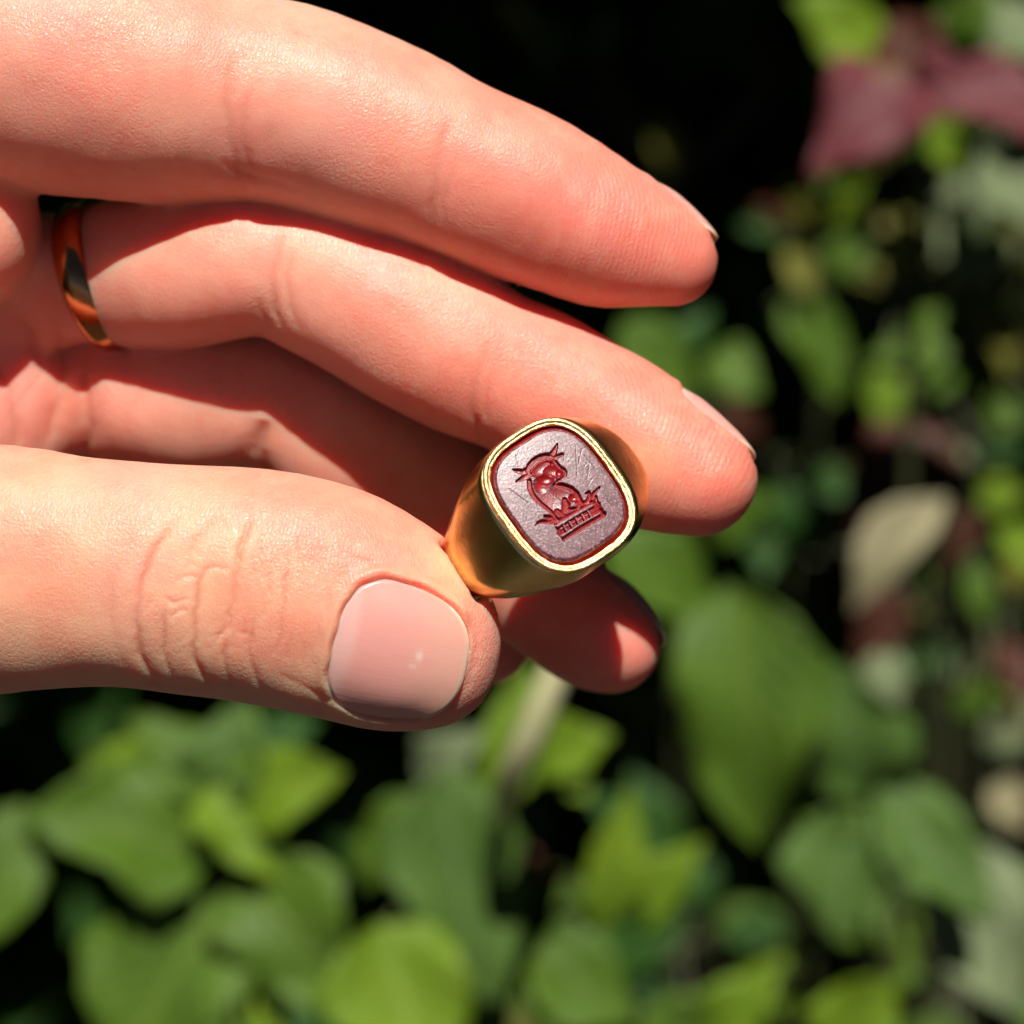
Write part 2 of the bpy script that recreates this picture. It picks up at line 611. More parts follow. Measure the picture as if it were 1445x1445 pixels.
for k_ in range(14):
    x0, y0 = 690 + 260 * rng.random(), 330 + 330 * rng.random()
    crease(T_, C4((x0, y0), (x0 + rng.uniform(-12, 12), y0 + 50), (x0 + rng.uniform(-22, 8), y0 + 90)), 0.07, 3.0)
for k_ in range(14):
    x0, y0 = 400 + 330 * rng.random(), 330 + 380 * rng.random()
    an_ = rng.uniform(-1.3, 1.3); l_ = rng.uniform(14, 34)
    crease(T_, C4((x0, y0), (x0 + l_ * math.cos(an_), y0 + l_ * math.sin(an_)), (x0 + 2 * l_ * math.cos(an_ * .7), y0 + 2 * l_ * math.sin(an_ * .7))), rng.uniform(0.03, 0.07), 3.0)
for l_ in ([(70, 430), (92, 500), (84, 570), (60, 640)], [(128, 480), (118, 540), (126, 600), (120, 660)], [(20, 440), (50, 480), (60, 540)], [(-10, 500), (20, 560), (24, 640)]):
    crease(None, l_, 0.30, 9.0)
# joint lines of the fingers
crease(I_, C2((955, 90), (930, 200), (895, 330), (892, 450), (910, 600), (965, 760), (1000, 800)), 0.20, 8.0)
crease(I_, C2((1010, 300), (960, 420), (950, 560), (985, 680), (1060, 790)), 0.14, 6.0)
crease(I_, C2((860, 620), (930, 680), (1060, 700), (1180, 760)), 0.12, 6.0)
crease(I_, C3((455, 400), (420, 480), (395, 600), (380, 740), (395, 860)), 0.20, 7.0)
crease(I_, C3((480, 520), (430, 640), (420, 740), (440, 850)), 0.10, 6.0)
crease(M_, C5((770, 180), (742, 260), (727, 350), (742, 440), (770, 500)), 0.24, 6.0)
crease(M_, C5((800, 220), (775, 320), (790, 420), (830, 520)), 0.14, 5.0)
crease(M_, C5((690, 380), (700, 440), (730, 490)), 0.12, 5.0)
crease(M_, C5((1425, 520), (1395, 620), (1370, 700), (1375, 790), (1400, 850)), 0.22, 6.0)
crease(M_, C5((1440, 600), (1410, 700), (1420, 790)), 0.12, 5.0)
crease(R_, [(372, 590), (365, 640), (372, 700)], 0.5, 12.0)

# nails: surface patches grown from each tip in its own frame
def nail_frame(q, ctr, tdir, ndir):
    T = unit(tdir); Nn = unit(np.array(ndir) - np.dot(ndir, T) * T); Wd = np.cross(T, Nn)
    return np.array(ctr), T, Nn, Wd


NAILS = [
    # digit, centre on the axis (view mm), direction along, direction out, length back / ahead, half angle, overhang
    ('thumb', at(569, 889, 5.0), (0.968, 0, -0.25), (0.03, -0.955, -0.30), -4.9, 5.75, 52, 0.0),
    ('index', at(935, 352, 15.0), (0.80, 0.10, -0.60), (0.52, 0.30, 0.74), -4.6, 3.3, 46, 0.0),
    ('middle', at(985, 655, 16.0), (0.84, 0.0, -0.54), (0.46, 0.16, 0.80), -4.8, 3.9, 48, 0.0),
    ('ring', at(870, 895, 26.2), (0.78, -0.10, -0.62), (0.55, 0.30, 0.72), -4.4, 3.9, 48, 0.0),
]


def nail_shape(s, a, s0, s1, am):
    """signed measure: < 0 inside the nail's outline; s mm along, a mm across"""
    c = 0.5 * (s0 + s1); hl = 0.5 * (s1 - s0)
    x = (s - c) / hl; y = a / am
    p = np.where(x > 0, 3.6, 2.7)
    return ((np.abs(x) ** p + np.abs(y) ** 3.2) ** (1 / 3.1) - 1) * min(hl, am)


NDATA = []
for nme, ctr, T, Nd, s0, s1, am, ov in NAILS:
    q = ORDER.index(nme)
    c, T, Nn, Wd = nail_frame(q, ctr, T, Nd)
    # radius of the flesh along rays from the axis
    ns, na = 56, 56
    sv = np.linspace(s0 - 2.2, s1 + 2.5, ns); av = np.radians(np.linspace(-am - 22, am + 22, na))
    SS, AA = np.meshgrid(sv, av, indexing='ij')
    base = c + SS[..., None] * T
    dirs = np.cos(AA)[..., None] * Nn + np.sin(AA)[..., None] * Wd
    r = np.full(SS.shape, 0.0)
    lo = np.zeros(SS.shape); hi = np.full(SS.shape, 11.0)
    # walk outward from the axis until the first exit
    rr_ = np.zeros(SS.shape); done = np.zeros(SS.shape, bool)
    for st in np.arange(0.4, 11, 0.2):
        d = sample((base + dirs * st).reshape(-1, 3)).reshape(SS.shape)
        newly = (~done) & (d > 0)
        if st > 0.5: rr_[newly] = (st - 0.2 * d / np.maximum(d - dprev, 1e-6))[newly]
        else: rr_[newly] = st
        dprev = d; done |= newly
    rr_[~done] = 8
    # smooth radius
    for _ in range(10):
        g = np.pad(rr_, 1, mode='edge')
        rr_ = (g[1:-1, 1:-1] * 4 + g[:-2, 1:-1] + g[2:, 1:-1] + g[1:-1, :-2] + g[1:-1, 2:]) / 8
    im = np.argmin(np.abs(sv - (s0 + 0.45 * (s1 - s0))))
    rmid = rr_[im].copy()
    g0 = (rr_[im] - rr_[max(im - 8, 0)]) / (sv[im] - sv[max(im - 8, 0)])
    plate = rr_.copy()
    for i in range(im, ns):
        ds = sv[i] - sv[im]
        ext = rmid + np.clip(g0, -0.15, 0.1) * ds - (0.030 if nme == 'thumb' else 0.014) * ds * ds
        plate[i] = np.maximum(ext * 0.25 + rr_[i] * 0.75, rr_[i] - 0.1) if nme != 'thumb' else np.maximum(ext * 0.75 + rr_[i] * 0.25, rr_[i] - 0.1)
    Rref = rmid.mean()
    hw = math.radians(am) * Rref
    NDATA.append((nme, q, c, T, Nn, Wd, s0, s1, am, sv, av, plate, Rref, hw))
    # the fold of skin round the nail
    m = (which == q)
    rel = co[m] - c
    s = rel @ T; n_ = rel @ Nn; w_ = rel @ Wd
    ang = np.arctan2(w_, n_)
    a_mm = ang * Rref
    f = nail_shape(s, a_mm, s0, s1, hw) + 0.07 * np.sin(a_mm * 2.3 + 1) * np.sin(s * 1.7)
    near_ = (np.abs(ang) < 2.0)
    bed = -0.42 * smoothstep(0.15, -0.45, f)
    distal = smoothstep(s1 - 1.6, s1 - 0.2, s)
    fold = (0.30 if nme == 'thumb' else 0.12) * (1 - 0.75 * smoothstep(0.2, 0.9, a_mm / hw) * (nme == 'thumb')) * np.exp(-((f - 0.42) / 0.42) ** 2) * (1 - distal)
    grv = -0.20 * np.exp(-((f - 0.0) / 0.16) ** 2)
    lip = -0.15 * np.exp(-((f - 0.5) / 0.5) ** 2) * distal
    disp[m] += (bed + fold + grv + lip) * near_ * smoothstep(2.0, 1.6, np.abs(ang))

# gentle lumps so no outline is a perfect tube
lump = (np.sin(co[:, 0] * 0.55 + 1.3) * np.sin(co[:, 2] * 0.61 + 0.4) * np.sin(co[:, 1] * 0.5)) * 0.12
co2 = co + nrm * (disp + lump)[:, None]

# colour of the skin itself: paler and yellower on the thumb's back and at the knuckles' backs, pinker on the pads
pink = np.array([0.78, 0.235, 0.175]); pale = np.array([0.79, 0.44, 0.285]); peach = np.array([0.79, 0.40, 0.295])
colr = np.empty((nv, 3)); colr[:] = peach
wgt = np.zeros(nv)
for q, nme in enumerate(ORDER):
    m = which == q
    tf = tofin[m]
    if nme == 'thumb':
        w = 0.10 + 0.45 * np.exp(-(tf / 7.0) ** 2)
        cc = pale[None] * (1 - w[:, None]) + pink[None] * w[:, None]
        edge = smoothstep(-3, 9, co[m][:, 2] - (np.interp(co[m][:, 0], DIG[nme][0][:, 0], DIG[nme][0][:, 2])))
        sel = smoothstep(24, 12, tf) * edge * 0.6
        cc = cc * (1 - sel[:, None]) + pink[None] * sel[:, None]
    else:
        w = 0.92 * np.exp(-(np.clip(tf - 6, 0, 99) / 15.0) ** 2) + 0.08
        low = smoothstep(2, -6, co[m][:, 2] - np.interp(co[m][:, 0], DIG[nme][0][:, 0], DIG[nme][0][:, 2]))
        w = np.clip(w + 0.25 * low, 0, 1)
        cc = peach[None] * (1 - w[:, None]) + pink[None] * w[:, None]
    colr[m] = cc
for cpt, q in ((at(652, 800, 2), 4), (at(905, 655, 9), 1)):
    w = np.exp(-(np.linalg.norm(co - cpt, axis=1) / 2.6) ** 2) * (which == q) * 0.8
    colr = colr * (1 - w[:, None]) + np.array([0.82, 0.52, 0.30]) * w[:, None]
# pad swirl: phase of the friction ridges, mm
phase = np.zeros(nv); pad = np.zeros(nv)
for nme, ctr_ in (('index', at(905, 372, 3)), ('middle', at(1000, 700, 9)), ('ring', at(880, 930, 19))):
    q = ORDER.index(nme); m = which == q
    pts, R, k = DIG[nme]
    T = unit(pts[-1] - pts[-7])
    rel = co[m] - ctr_
    a = rel @ T; b = np.cross(T, [0, 1.0, 0]); c_ = rel @ unit(b)
    ph = np.sqrt((a * 1.0 + 15.0) ** 2 + (c_ * 0.95) ** 2 + 1.0) + 0.12 * np.sin(c_ * 0.9)
    phase[m] = ph
    pad[m] = smoothstep(17, 8, tofin[m]) * 0.95 + 0.05

base_z = co2[:, 2].min()
HW = W(co2)
org = np.array([0.0, 0.0, 0.0]) + W(at(-500, 700, 20))
hand = bpy.data.objects.new("hand", bpy.data.meshes.new("hand"))
me = hand.data
me.vertices.add(nv); me.vertices.foreach_set("co", (HW - org).astype(np.float32).ravel())
me.loops.add(nf * 4); me.loops.foreach_set("vertex_index", fi.ravel())
me.polygons.add(nf); me.polygons.foreach_set("loop_start", np.arange(0, nf * 4, 4, dtype=np.int32)); me.polygons.foreach_set("loop_total", np.full(nf, 4, dtype=np.int32))
me.update(calc_edges=True)
me.polygons.foreach_set("use_smooth", np.full(nf, True))
COL.objects.link(hand); hand.location = org; hand['_org'] = [float(a) for a in org]
attr(me, "skin_col", colr)
AXD = {'index': (0.93, 0, -0.37), 'middle': (0.88, 0, -0.48), 'ring': (0.85, 0, -0.53), 'little': (0.9, 0, -0.44), 'thumb': (0.985, 0, -0.17)}
tcx = np.zeros((nv, 3))
for q, nme in enumerate(ORDER):
    m = which == q
    T = unit(AXD[nme]); Sd = unit(np.cross(T, [0, 1.0, 0]))
    tcx[m] = np.stack([co[m] @ T, co[m] @ Sd, co[m][:, 1] + 31.0 * q], 1)
attr(me, "sc", tcx)
attr(me, "phase", phase); attr(me, "pad", pad)
kn = np.zeros(nv)
m = which == 4
kn[m] = np.exp(-((ppx[m] - 300) / 130) ** 2)
attr(me, "knuckle", kn)
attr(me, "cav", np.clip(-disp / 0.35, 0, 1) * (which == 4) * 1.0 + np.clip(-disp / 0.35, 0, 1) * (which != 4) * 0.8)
tag(hand, "fair hand pinching a gold signet ring between thumb and middle finger in sunlight", "hand")

# skin material
skin, nt, b, out = new_mat("skin")
ac = N(nt, "ShaderNodeAttribute"); ac.attribute_name = "skin_col"
asc = N(nt, "ShaderNodeAttribute"); asc.attribute_name = "sc"
aph = N(nt, "ShaderNodeAttribute"); aph.attribute_name = "phase"
apd = N(nt, "ShaderNodeAttribute"); apd.attribute_name = "pad"
akn = N(nt, "ShaderNodeAttribute"); akn.attribute_name = "knuckle"
acv = N(nt, "ShaderNodeAttribute"); acv.attribute_name = "cav"
tc = N(nt, "ShaderNodeTexCoord")
n1 = noise(nt, tc.outputs['Object'], 90, 4, 0.6)
n2 = noise(nt, tc.outputs['Object'], 420, 3, 0.6)
c1 = mixcol(nt, maprange(nt, n1.outputs[0], 0.40, 0.62, 0.0, 0.52), ac.outputs['Color'], (0.76, 0.21, 0.15))
c2 = mixcol(nt, maprange(nt, n2.outputs[0], 0.45, 0.65, 0.0, 0.22), c1, (0.82, 0.46, 0.32))
n5 = noise(nt, tc.outputs['Object'], 55, 3, 0.55)
c2 = mixcol(nt, maprange(nt, n5.outputs[0], 0.52, 0.70, 0.0, 0.28), c2, (0.68, 0.30, 0.30))
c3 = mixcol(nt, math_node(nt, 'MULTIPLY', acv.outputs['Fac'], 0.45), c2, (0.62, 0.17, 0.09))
# a few faint freckles
vf = N(nt, "ShaderNodeTexVoronoi"); vf.inputs['Scale'].default_value = 95
L(nt, tc.outputs['Object'], vf.inputs['Vector'])
n3 = noise(nt, tc.outputs['Object'], 60, 1)
fr = math_node(nt, 'MULTIPLY', maprange(nt, vf.outputs['Distance'], 0.05, 0.12, 0.5, 0.0), maprange(nt, n3.outputs[0], 0.56, 0.62, 0.0, 1.0))
c4 = mixcol(nt, fr, c3, (0.55, 0.22, 0.12))
L(nt, c4, b.inputs['Base Color'])
b.inputs['Subsurface Weight'].default_value = 1.0
b.inputs['Subsurface Radius'].default_value = (1.0, 0.20, 0.09)
b.inputs['Subsurface Scale'].default_value = 0.0036
b.inputs['Roughness'].default_value = 0.46
b.inputs['Specular IOR Level'].default_value = 0.55
b.inputs['IOR'].default_value = 1.4
# relief: fine net of skin lines, stretched across the finger
def vor(scale, vec, feature='DISTANCE_TO_EDGE'):
    v = N(nt, "ShaderNodeTexVoronoi"); v.feature = feature; v.inputs['Scale'].default_value = scale
    L(nt, vec, v.inputs['Vector'])
    return v.outputs['Distance']
warp = noise(nt, asc.outputs['Vector'], 0.7, 2)
wv = N(nt, "ShaderNodeVectorMath"); wv.operation = 'MULTIPLY_ADD'
L(nt, warp.outputs['Color'], wv.inputs[0]); wv.inputs[1].default_value = (0.5, 0.5, 0.3); L(nt, asc.outputs['Vector'], wv.inputs[2])
vA = scalevec(nt, wv.outputs[0], (3.4, 1.7, 1.7))
vB = scalevec(nt, wv.outputs[0], (1.5, 3.2, 3.2))
e1 = maprange(nt, vor(1.0, vA), 0.0, 0.22, 0.0, 1.0)
e2 = maprange(nt, vor(1.0, vB), 0.0, 0.25, 0.0, 1.0)
net = math_node(nt, 'ADD', math_node(nt, 'MULTIPLY', e1, 0.6), math_node(nt, 'MULTIPLY', e2, 0.4))
patchy = maprange(nt, noise(nt, tc.outputs['Object'], 130, 2).outputs[0], 0.35, 0.65, 0.35, 1.0)
netm = math_node(nt, 'MULTIPLY', net, patchy)
ph = math_node(nt, 'MULTIPLY', aph.outputs['Fac'], 2 * math.pi / 0.44)
wob = math_node(nt, 'MULTIPLY', noise(nt, asc.outputs['Vector'], 0.30, 2).outputs[0], 7.0)
ridge = math_node(nt, 'SINE', math_node(nt, 'ADD', ph, wob))
rid = math_node(nt, 'MULTIPLY', math_node(nt, 'MULTIPLY', ridge, math_node(nt, 'MULTIPLY', apd.outputs['Fac'], patchy)), 0.26)
wr = noise(nt, scalevec(nt, asc.outputs['Vector'], (1.0, 0.35, 1.0)), 1.6, 4, 0.65)
wrk = math_node(nt, 'MULTIPLY', math_node(nt, 'MULTIPLY', wr.outputs[0], akn.outputs['Fac']), 0.5)
micro = noise(nt, asc.outputs['Vector'], 7.0, 2)
hgt = math_node(nt, 'ADD', math_node(nt, 'ADD', netm, rid), math_node(nt, 'ADD', wrk, math_node(nt, 'MULTIPLY', micro.outputs[0], 0.5)))
bp = N(nt, "ShaderNodeBump"); bp.inputs['Strength'].default_value = 0.85; bp.inputs['Distance'].default_value = 0.00005
L(nt, hgt, bp.inputs['Height']); L(nt, bp.outputs[0], b.inputs['Normal'])
L(nt, maprange(nt, net, 0, 1, 0.50, 0.36), b.inputs['Roughness'])
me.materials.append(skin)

# nail material
nailm, nt, b, out = new_mat("nail_plate")
ac = N(nt, "ShaderNodeAttribute"); ac.attribute_name = "nail_col"
tc = N(nt, "ShaderNodeTexCoord")
L(nt, ac.outputs['Color'], b.inputs['Base Color'])
b.inputs['Subsurface Weight'].default_value = 0.8
b.inputs['Subsurface Radius'].default_value = (1.0, 0.45, 0.35)
b.inputs['Subsurface Scale'].default_value = 0.0012
b.inputs['Roughness'].default_value = 0.30
b.inputs['Specular IOR Level'].default_value = 0.5
anc = N(nt, "ShaderNodeAttribute"); anc.attribute_name = "nail_uv"
nr = noise(nt, scalevec(nt, anc.outputs['Vector'], (0.15, 3.0, 1)), 1.4, 3)
nr2 = noise(nt, anc.outputs['Vector'], 1.2, 3)
bp = N(nt, "ShaderNodeBump"); bp.inputs['Strength'].default_value = 0.6; bp.inputs['Distance'].default_value = 0.00002
L(nt, math_node(nt, 'ADD', nr.outputs[0], nr2.outputs[0]), bp.inputs['Height']); L(nt, bp.outputs[0], b.inputs['Normal'])

from math import pi
for nme, q, c, T, Nn, Wd, s0, s1, am, sv, av, plate, Rref, hw in NDATA:
    nu, nw = 44, 40
    U = np.linspace(-1, 1, nu); V = np.linspace(-1, 1, nw)
    UU, VV = np.meshgrid(U, V, indexing='ij')
    # square -> rounded outline
    p = 3.1
    rad = np.maximum(np.abs(UU), np.abs(VV)) + 1e-9
    den = (np.abs(UU) ** p + np.abs(VV) ** p) ** (1 / p) + 1e-9
    X = UU * rad / den; Y = VV * rad / den
    if nme == 'thumb':
        X = X + 0.05 * (Y * 1.0) * (X > 0) * X
    s = 0.5 * (s0 + s1) + 0.5 * (s1 - s0) * X
    a = Y * math.radians(am)
    # bilinear look-up of the plate radius
    fi_ = np.interp(s, sv, np.arange(len(sv))); fa = np.interp(a, av, np.arange(len(av)))
    i0 = np.clip(fi_.astype(int), 0, len(sv) - 2); j0 = np.clip(fa.astype(int), 0, len(av) - 2)
    ti, tj = fi_ - i0, fa - j0
    r = (plate[i0, j0] * (1 - ti) * (1 - tj) + plate[i0 + 1, j0] * ti * (1 - tj) + plate[i0, j0 + 1] * (1 - ti) * tj + plate[i0 + 1, j0 + 1] * ti * tj)
    edge = smoothstep(0.30, 1.0, rad) ** 2
    dist_ = smoothstep(0.3, 0.9, X)
    off = 0.10 - 0.24 * edge * (1 - dist_)
    top = c + s[..., None] * T + (r + off)[..., None] * (np.cos(a)[..., None] * Nn + np.sin(a)[..., None] * Wd)
    thk = 0.38 if nme == 'thumb' else 0.26
    bot = c + s[..., None] * T + (r + off - thk)[..., None] * (np.cos(a)[..., None] * Nn + np.sin(a)[..., None] * Wd)
    idx = np.arange(nu * nw).reshape(nu, nw)
    fq = np.stack([idx[:-1, :-1], idx[:-1, 1:], idx[1:, 1:], idx[1:, :-1]], -1).reshape(-1, 4)
    f2 = fq[:, ::-1] + nu * nw
    rim_i = np.concatenate([idx[:, 0], idx[-1, 1:], idx[-2::-1, -1], idx[0, -2:0:-1]])
    rj = np.roll(rim_i, -1)
    side = np.stack([rim_i, rj, rj + nu * nw, rim_i + nu * nw], 1)
    o = mesh_obj("thumbnail" if nme == 'thumb' else "fingernail", np.concatenate([top.reshape(-1, 3), bot.reshape(-1, 3)]), np.concatenate([fq, f2, side]), nailm, hand)
    bed = np.array([0.81, 0.34, 0.295]); lun = np.array([0.82, 0.43, 0.385]); free = np.array([0.85, 0.60, 0.46])
    wl_ = smoothstep(-0.60, -0.80, X + 0.16 * Y * Y) * 0.9
    wf_ = smoothstep(0.945, 0.975, np.where(X > 0, rad * (np.abs(X) > 0.55), 0))
    far_ = smoothstep(-0.1, 0.8, X) * 0.55
    cc = bed * (1 - far_)[..., None] + np.array([0.84, 0.42, 0.31]) * far_[..., None]
    cc = cc * (1 - wl_)[..., None] + lun * wl_[..., None]
    cc = cc * (1 - wf_)[..., None] + free * wf_[..., None]
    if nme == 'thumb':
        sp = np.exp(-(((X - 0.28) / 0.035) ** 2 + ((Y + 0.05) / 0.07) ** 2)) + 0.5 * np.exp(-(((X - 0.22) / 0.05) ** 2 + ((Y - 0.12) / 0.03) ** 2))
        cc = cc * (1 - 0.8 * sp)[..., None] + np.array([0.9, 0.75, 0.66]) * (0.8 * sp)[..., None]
    attr(o.data, "nail_col", np.concatenate([cc.reshape(-1, 3)] * 2))
    attr(o.data, "nail_uv", np.concatenate([np.stack([s.ravel(), (a * Rref).ravel(), 0 * s.ravel()], 1)] * 2))
    if nme == 'thumb':
        tag(o, "short clean pink thumbnail with pale half moon")

# ------------------------------------------------------------------ gold
def gold_mat(name, base, rough, bump, fine):
    m, nt, b, out = new_mat(name)
    tc = N(nt, "ShaderNodeTexCoord")
    b.inputs['Metallic'].default_value = 1.0
    n1 = noise(nt, tc.outputs['Object'], fine, 4, 0.6)
    n2 = noise(nt, tc.outputs['Object'], fine * 0.2, 3, 0.6)
    col = mixcol(nt, maprange(nt, n2.outputs[0], 0.35, 0.65, 0, 1), base, tuple(x * y for x, y in zip(base, (0.80, 0.72, 0.60))))
    L(nt, col, b.inputs['Base Color'])
    L(nt, maprange(nt, n1.outputs[0], 0.3, 0.7, rough * 0.97, rough * 1.04), b.inputs['Roughness'])
    scr = noise(nt, scalevec(nt, tc.outputs['Object'], (1, 0.12, 1)), fine * 3, 3, 0.7)
    h = math_node(nt, 'ADD', n1.outputs[0], math_node(nt, 'MULTIPLY', scr.outputs[0], 0.6))
    bp = N(nt, "ShaderNodeBump"); bp.inputs['Strength'].default_value = 1.0; bp.inputs['Distance'].default_value = bump
    L(nt, h, bp.inputs['Height']); L(nt, bp.outputs[0], b.inputs['Normal'])
    return m


gold = gold_mat("polished_gold", (0.94, 0.70, 0.31), 0.215, 0.000010, 1300)
gold_rim = gold_mat("worn_gold_rim", (0.92, 0.68, 0.31), 0.36, 0.00008, 2300)
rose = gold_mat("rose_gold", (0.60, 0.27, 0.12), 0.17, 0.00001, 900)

signet = empty("signet_ring", W(RO - rn * 9)[:3] if False else W(RO + np.array([0, 0, -9.0])))
tag(signet, "gold signet ring with engraved dark red stone, held between thumb and middle finger", "ring")

h = 0.16
ax = np.arange(-12.2, 12.2, h); av_ = np.arange(-6.9, 6.9, h); an = np.arange(-9.6, 10.4, h)
GL = np.stack(np.meshgrid(ax, av_, an, indexing='ij'), -1)
RS = ring_sdf(GL)
rvv, rff = surface_nets(RS, np.array([ax[0], av_[0], an[0]]), h)
del GL
# pull the vertices onto the exact surface
for _ in range(3):
    s = ring_sdf(rvv); g = np.zeros_like(rvv)
    for a_ in range(3):
        e = np.zeros(3); e[a_] = 0.03
        g[:, a_] = (ring_sdf(rvv + e) - ring_sdf(rvv - e)) / 0.06
    gn = (g ** 2).sum(1) + 0.2
    rvv -= np.clip((s / gn), -0.08, 0.08)[:, None] * g * 0.8
# the top is left to the bezel and the stone
if np.linalg.det(np.stack([ru, rv, rn], 1)) < 0:
    rff = rff[:, ::-1]
hoop = mesh_obj("hoop", ring_pts(rvv), rff, gold, signet)
md = hoop.modifiers.new("s", 'SMOOTH'); md.factor = 0.5; md.iterations = 16


def sweep(profile, n, hu, hv, p, wob=0.0, seed=0):
    """profile: list of (inset mm, height mm) swept round a superellipse"""
    t = np.linspace(0, 2 * pi, n, endpoint=False)
    cx = np.sign(np.cos(t)) * np.abs(np.cos(t)) ** (2 / p); sy = np.sign(np.sin(t)) * np.abs(np.sin(t)) ** (2 / p)
    P = np.stack([cx * hu, sy * hv], 1)
    # even spacing
    Pc = np.concatenate([P, P[:1]]); ln = np.concatenate([[0], np.cumsum(np.linalg.norm(np.diff(Pc, axis=0), axis=1))])
    q = np.linspace(0, ln[-1], n, endpoint=False)
    P = np.stack([np.interp(q, ln, Pc[:, 0]), np.interp(q, ln, Pc[:, 1])], 1)
    tan = np.roll(P, -1, 0) - np.roll(P, 1, 0); tan /= np.linalg.norm(tan, axis=1)[:, None]
    nor = np.stack([tan[:, 1], -tan[:, 0]], 1)
    r = np.random.default_rng(seed)
    verts = []
    for inset, hgt in profile:
        ww = sum(wob * r.uniform(0.3, 1) * np.sin(q / ln[-1] * 2 * pi * f + r.uniform(0, 6)) for f in (3, 5, 9, 14, 23, 37)) * 0.5
        pp = P - nor * (inset + ww)[:, None]
        wh = sum(wob * 0.6 * r.uniform(0.3, 1) * np.sin(q / ln[-1] * 2 * pi * f + r.uniform(0, 6)) for f in (4, 7, 12, 19, 31)) * 0.5
        verts.append(np.stack([pp[:, 0], pp[:, 1], FACE_H + hgt + wh], 1))
    V = np.concatenate(verts); m = len(profile)
    F = []
    i = np.arange(n); j = (i + 1) % n
    for k in range(m - 1):
        F.append(np.stack([k * n + i, k * n + j, (k + 1) * n + j, (k + 1) * n + i], 1))
    return V, np.concatenate(F)


bz, bf = sweep([(0.06, -0.60), (-0.02, -0.30), (0.02, -0.06), (0.12, 0.03), (0.24, 0.05), (0.34, 0.02), (0.41, -0.06), (0.49, -0.07), (0.58, -0.06), (0.61, -0.08), (0.64, -0.16), (0.67, -0.40), (0.70, -1.12)],
               360, HU + 0.02, HV + 0.02, PP, 0.018, 4)
bz[:, 0] += 0.12; bz[:, 1] -= 0.06
mesh_obj("bezel", ring_pts(bz), bf, gold_rim, signet)

# the stone, with the crest cut into it
SU, SVv = 4.68, 5.56
gu = np.arange(-SU - 0.02, SU + 0.24, 0.026); gv = np.arange(-SVv - 0.02, SVv + 0.04, 0.026)
UU, VV = np.meshgrid(gu, gv, indexing='ij')
cu = u0 * 1.0


def ST(x, y):
    """point of the close-up tracing -> stone (u, v) in mm"""
    px = 700 + x / 7.226 - 788; py = 600 + y / 7.226 - 698
    X = np.array([px * MMPX, 0, -py * MMPX])
    # undo the tilt: intersect the sight line (nearly parallel) with the face plane
    t = -np.dot(X, rn) / rn[1]
    Pn = X + np.array([0, t, 0])
    return float(Pn @ ru), float(Pn @ rv)


MM = 1 / 7.226 * MMPX
depth = np.zeros_like(UU)


def stroke(pts, w, dep, sharp=1.0):
    """groove: pts (x, y) tracing units, w list of half widths"""
    global depth
    P = [ST(*p) for p in pts]
    if not hasattr(w, '__len__'): w = [w] * len(P)
    w = [a * MM * (1.25 if dep > 0.1 else 1.0) for a in w]
    for i in range(len(P) - 1):
        a = np.array(P[i]); b_ = np.array(P[i + 1]); ab = b_ - a
        t = np.clip(((UU - a[0]) * ab[0] + (VV - a[1]) * ab[1]) / (ab @ ab), 0, 1)
        d = np.hypot(UU - a[0] - t * ab[0], VV - a[1] - t * ab[1])
        ww = w[i] + (w[i + 1] - w[i]) * t
        q = np.clip(1 - d / ww, 0, 1)
        depth = np.maximum(depth, dep * np.minimum(1, q * 2.2 * sharp) ** 0.8)


def bowl(x, y, rx, ry, ang, dep):
    global depth
    c = np.array(ST(x, y)); e1 = np.array(ST(x + math.cos(math.radians(ang)) * 10, y + math.sin(math.radians(ang)) * 10)) - c
    e1 /= np.linalg.norm(e1); e2 = np.array([-e1[1], e1[0]])
    a = ((UU - c[0]) * e1[0] + (VV - c[1]) * e1[1]) / (rx * MM); b_ = ((UU - c[0]) * e2[0] + (VV - c[1]) * e2[1]) / (ry * MM)
    q = np.clip(1 - (a * a + b_ * b_), 0, 1)
    depth = np.maximum(depth, dep * np.sqrt(q))


def rise(pts, w, dep):
    """a ridge left standing inside the cut"""
    global depth
    P = [ST(*p) for p in pts]; w = w * MM
    for i in range(len(P) - 1):
        a = np.array(P[i]); b_ = np.array(P[i + 1]); ab = b_ - a
        t = np.clip(((UU - a[0]) * ab[0] + (VV - a[1]) * ab[1]) / (ab @ ab), 0, 1)
        d = np.hypot(UU - a[0] - t * ab[0], VV - a[1] - t * ab[1])
        q = np.clip(1 - d / w, 0, 1)
        depth = np.where(q > 0, np.minimum(depth, dep + (depth - dep) * (1 - np.minimum(1, q * 2.5))), depth)


# horns and ears
stroke([(168, 452), (215, 468), (270, 482), (330, 462)], [6, 22, 26, 34], 0.32)
stroke([(205, 578), (240, 560), (290, 535), (345, 500)], [8, 18, 26, 30], 0.32)
stroke([(628, 185), (612, 230), (592, 275), (556, 318)], [7, 18, 26, 32], 0.32)
stroke([(675, 298), (648, 308), (615, 325), (580, 345)], [17, 18, 22, 26], 0.30)
# brow and head
stroke([(325, 462), (350, 415), (395, 368), (455, 332), (520, 314), (566, 316)], [26, 32, 34, 34, 30, 24], 0.40)
bowl(455, 432, 150, 96, -32, 0.25)
bowl(560, 470, 135, 82, 12, 0.29)
bowl(500, 560, 100, 74, -10, 0.33)
bowl(640, 487, 54, 50, 0, 0.34)
bowl(455, 640, 95, 80, 40, 0.20)
stroke([(590, 350), (625, 400), (655, 430), (695, 452), (712, 480), (706, 515), (672, 545), (625, 568), (608, 600)], [16, 16, 16, 14, 14, 16, 16, 14, 12], 0.36)
bowl(575, 385, 32, 32, 0, 0.40)
bowl(520, 370, 22, 18, 0, 0.34)
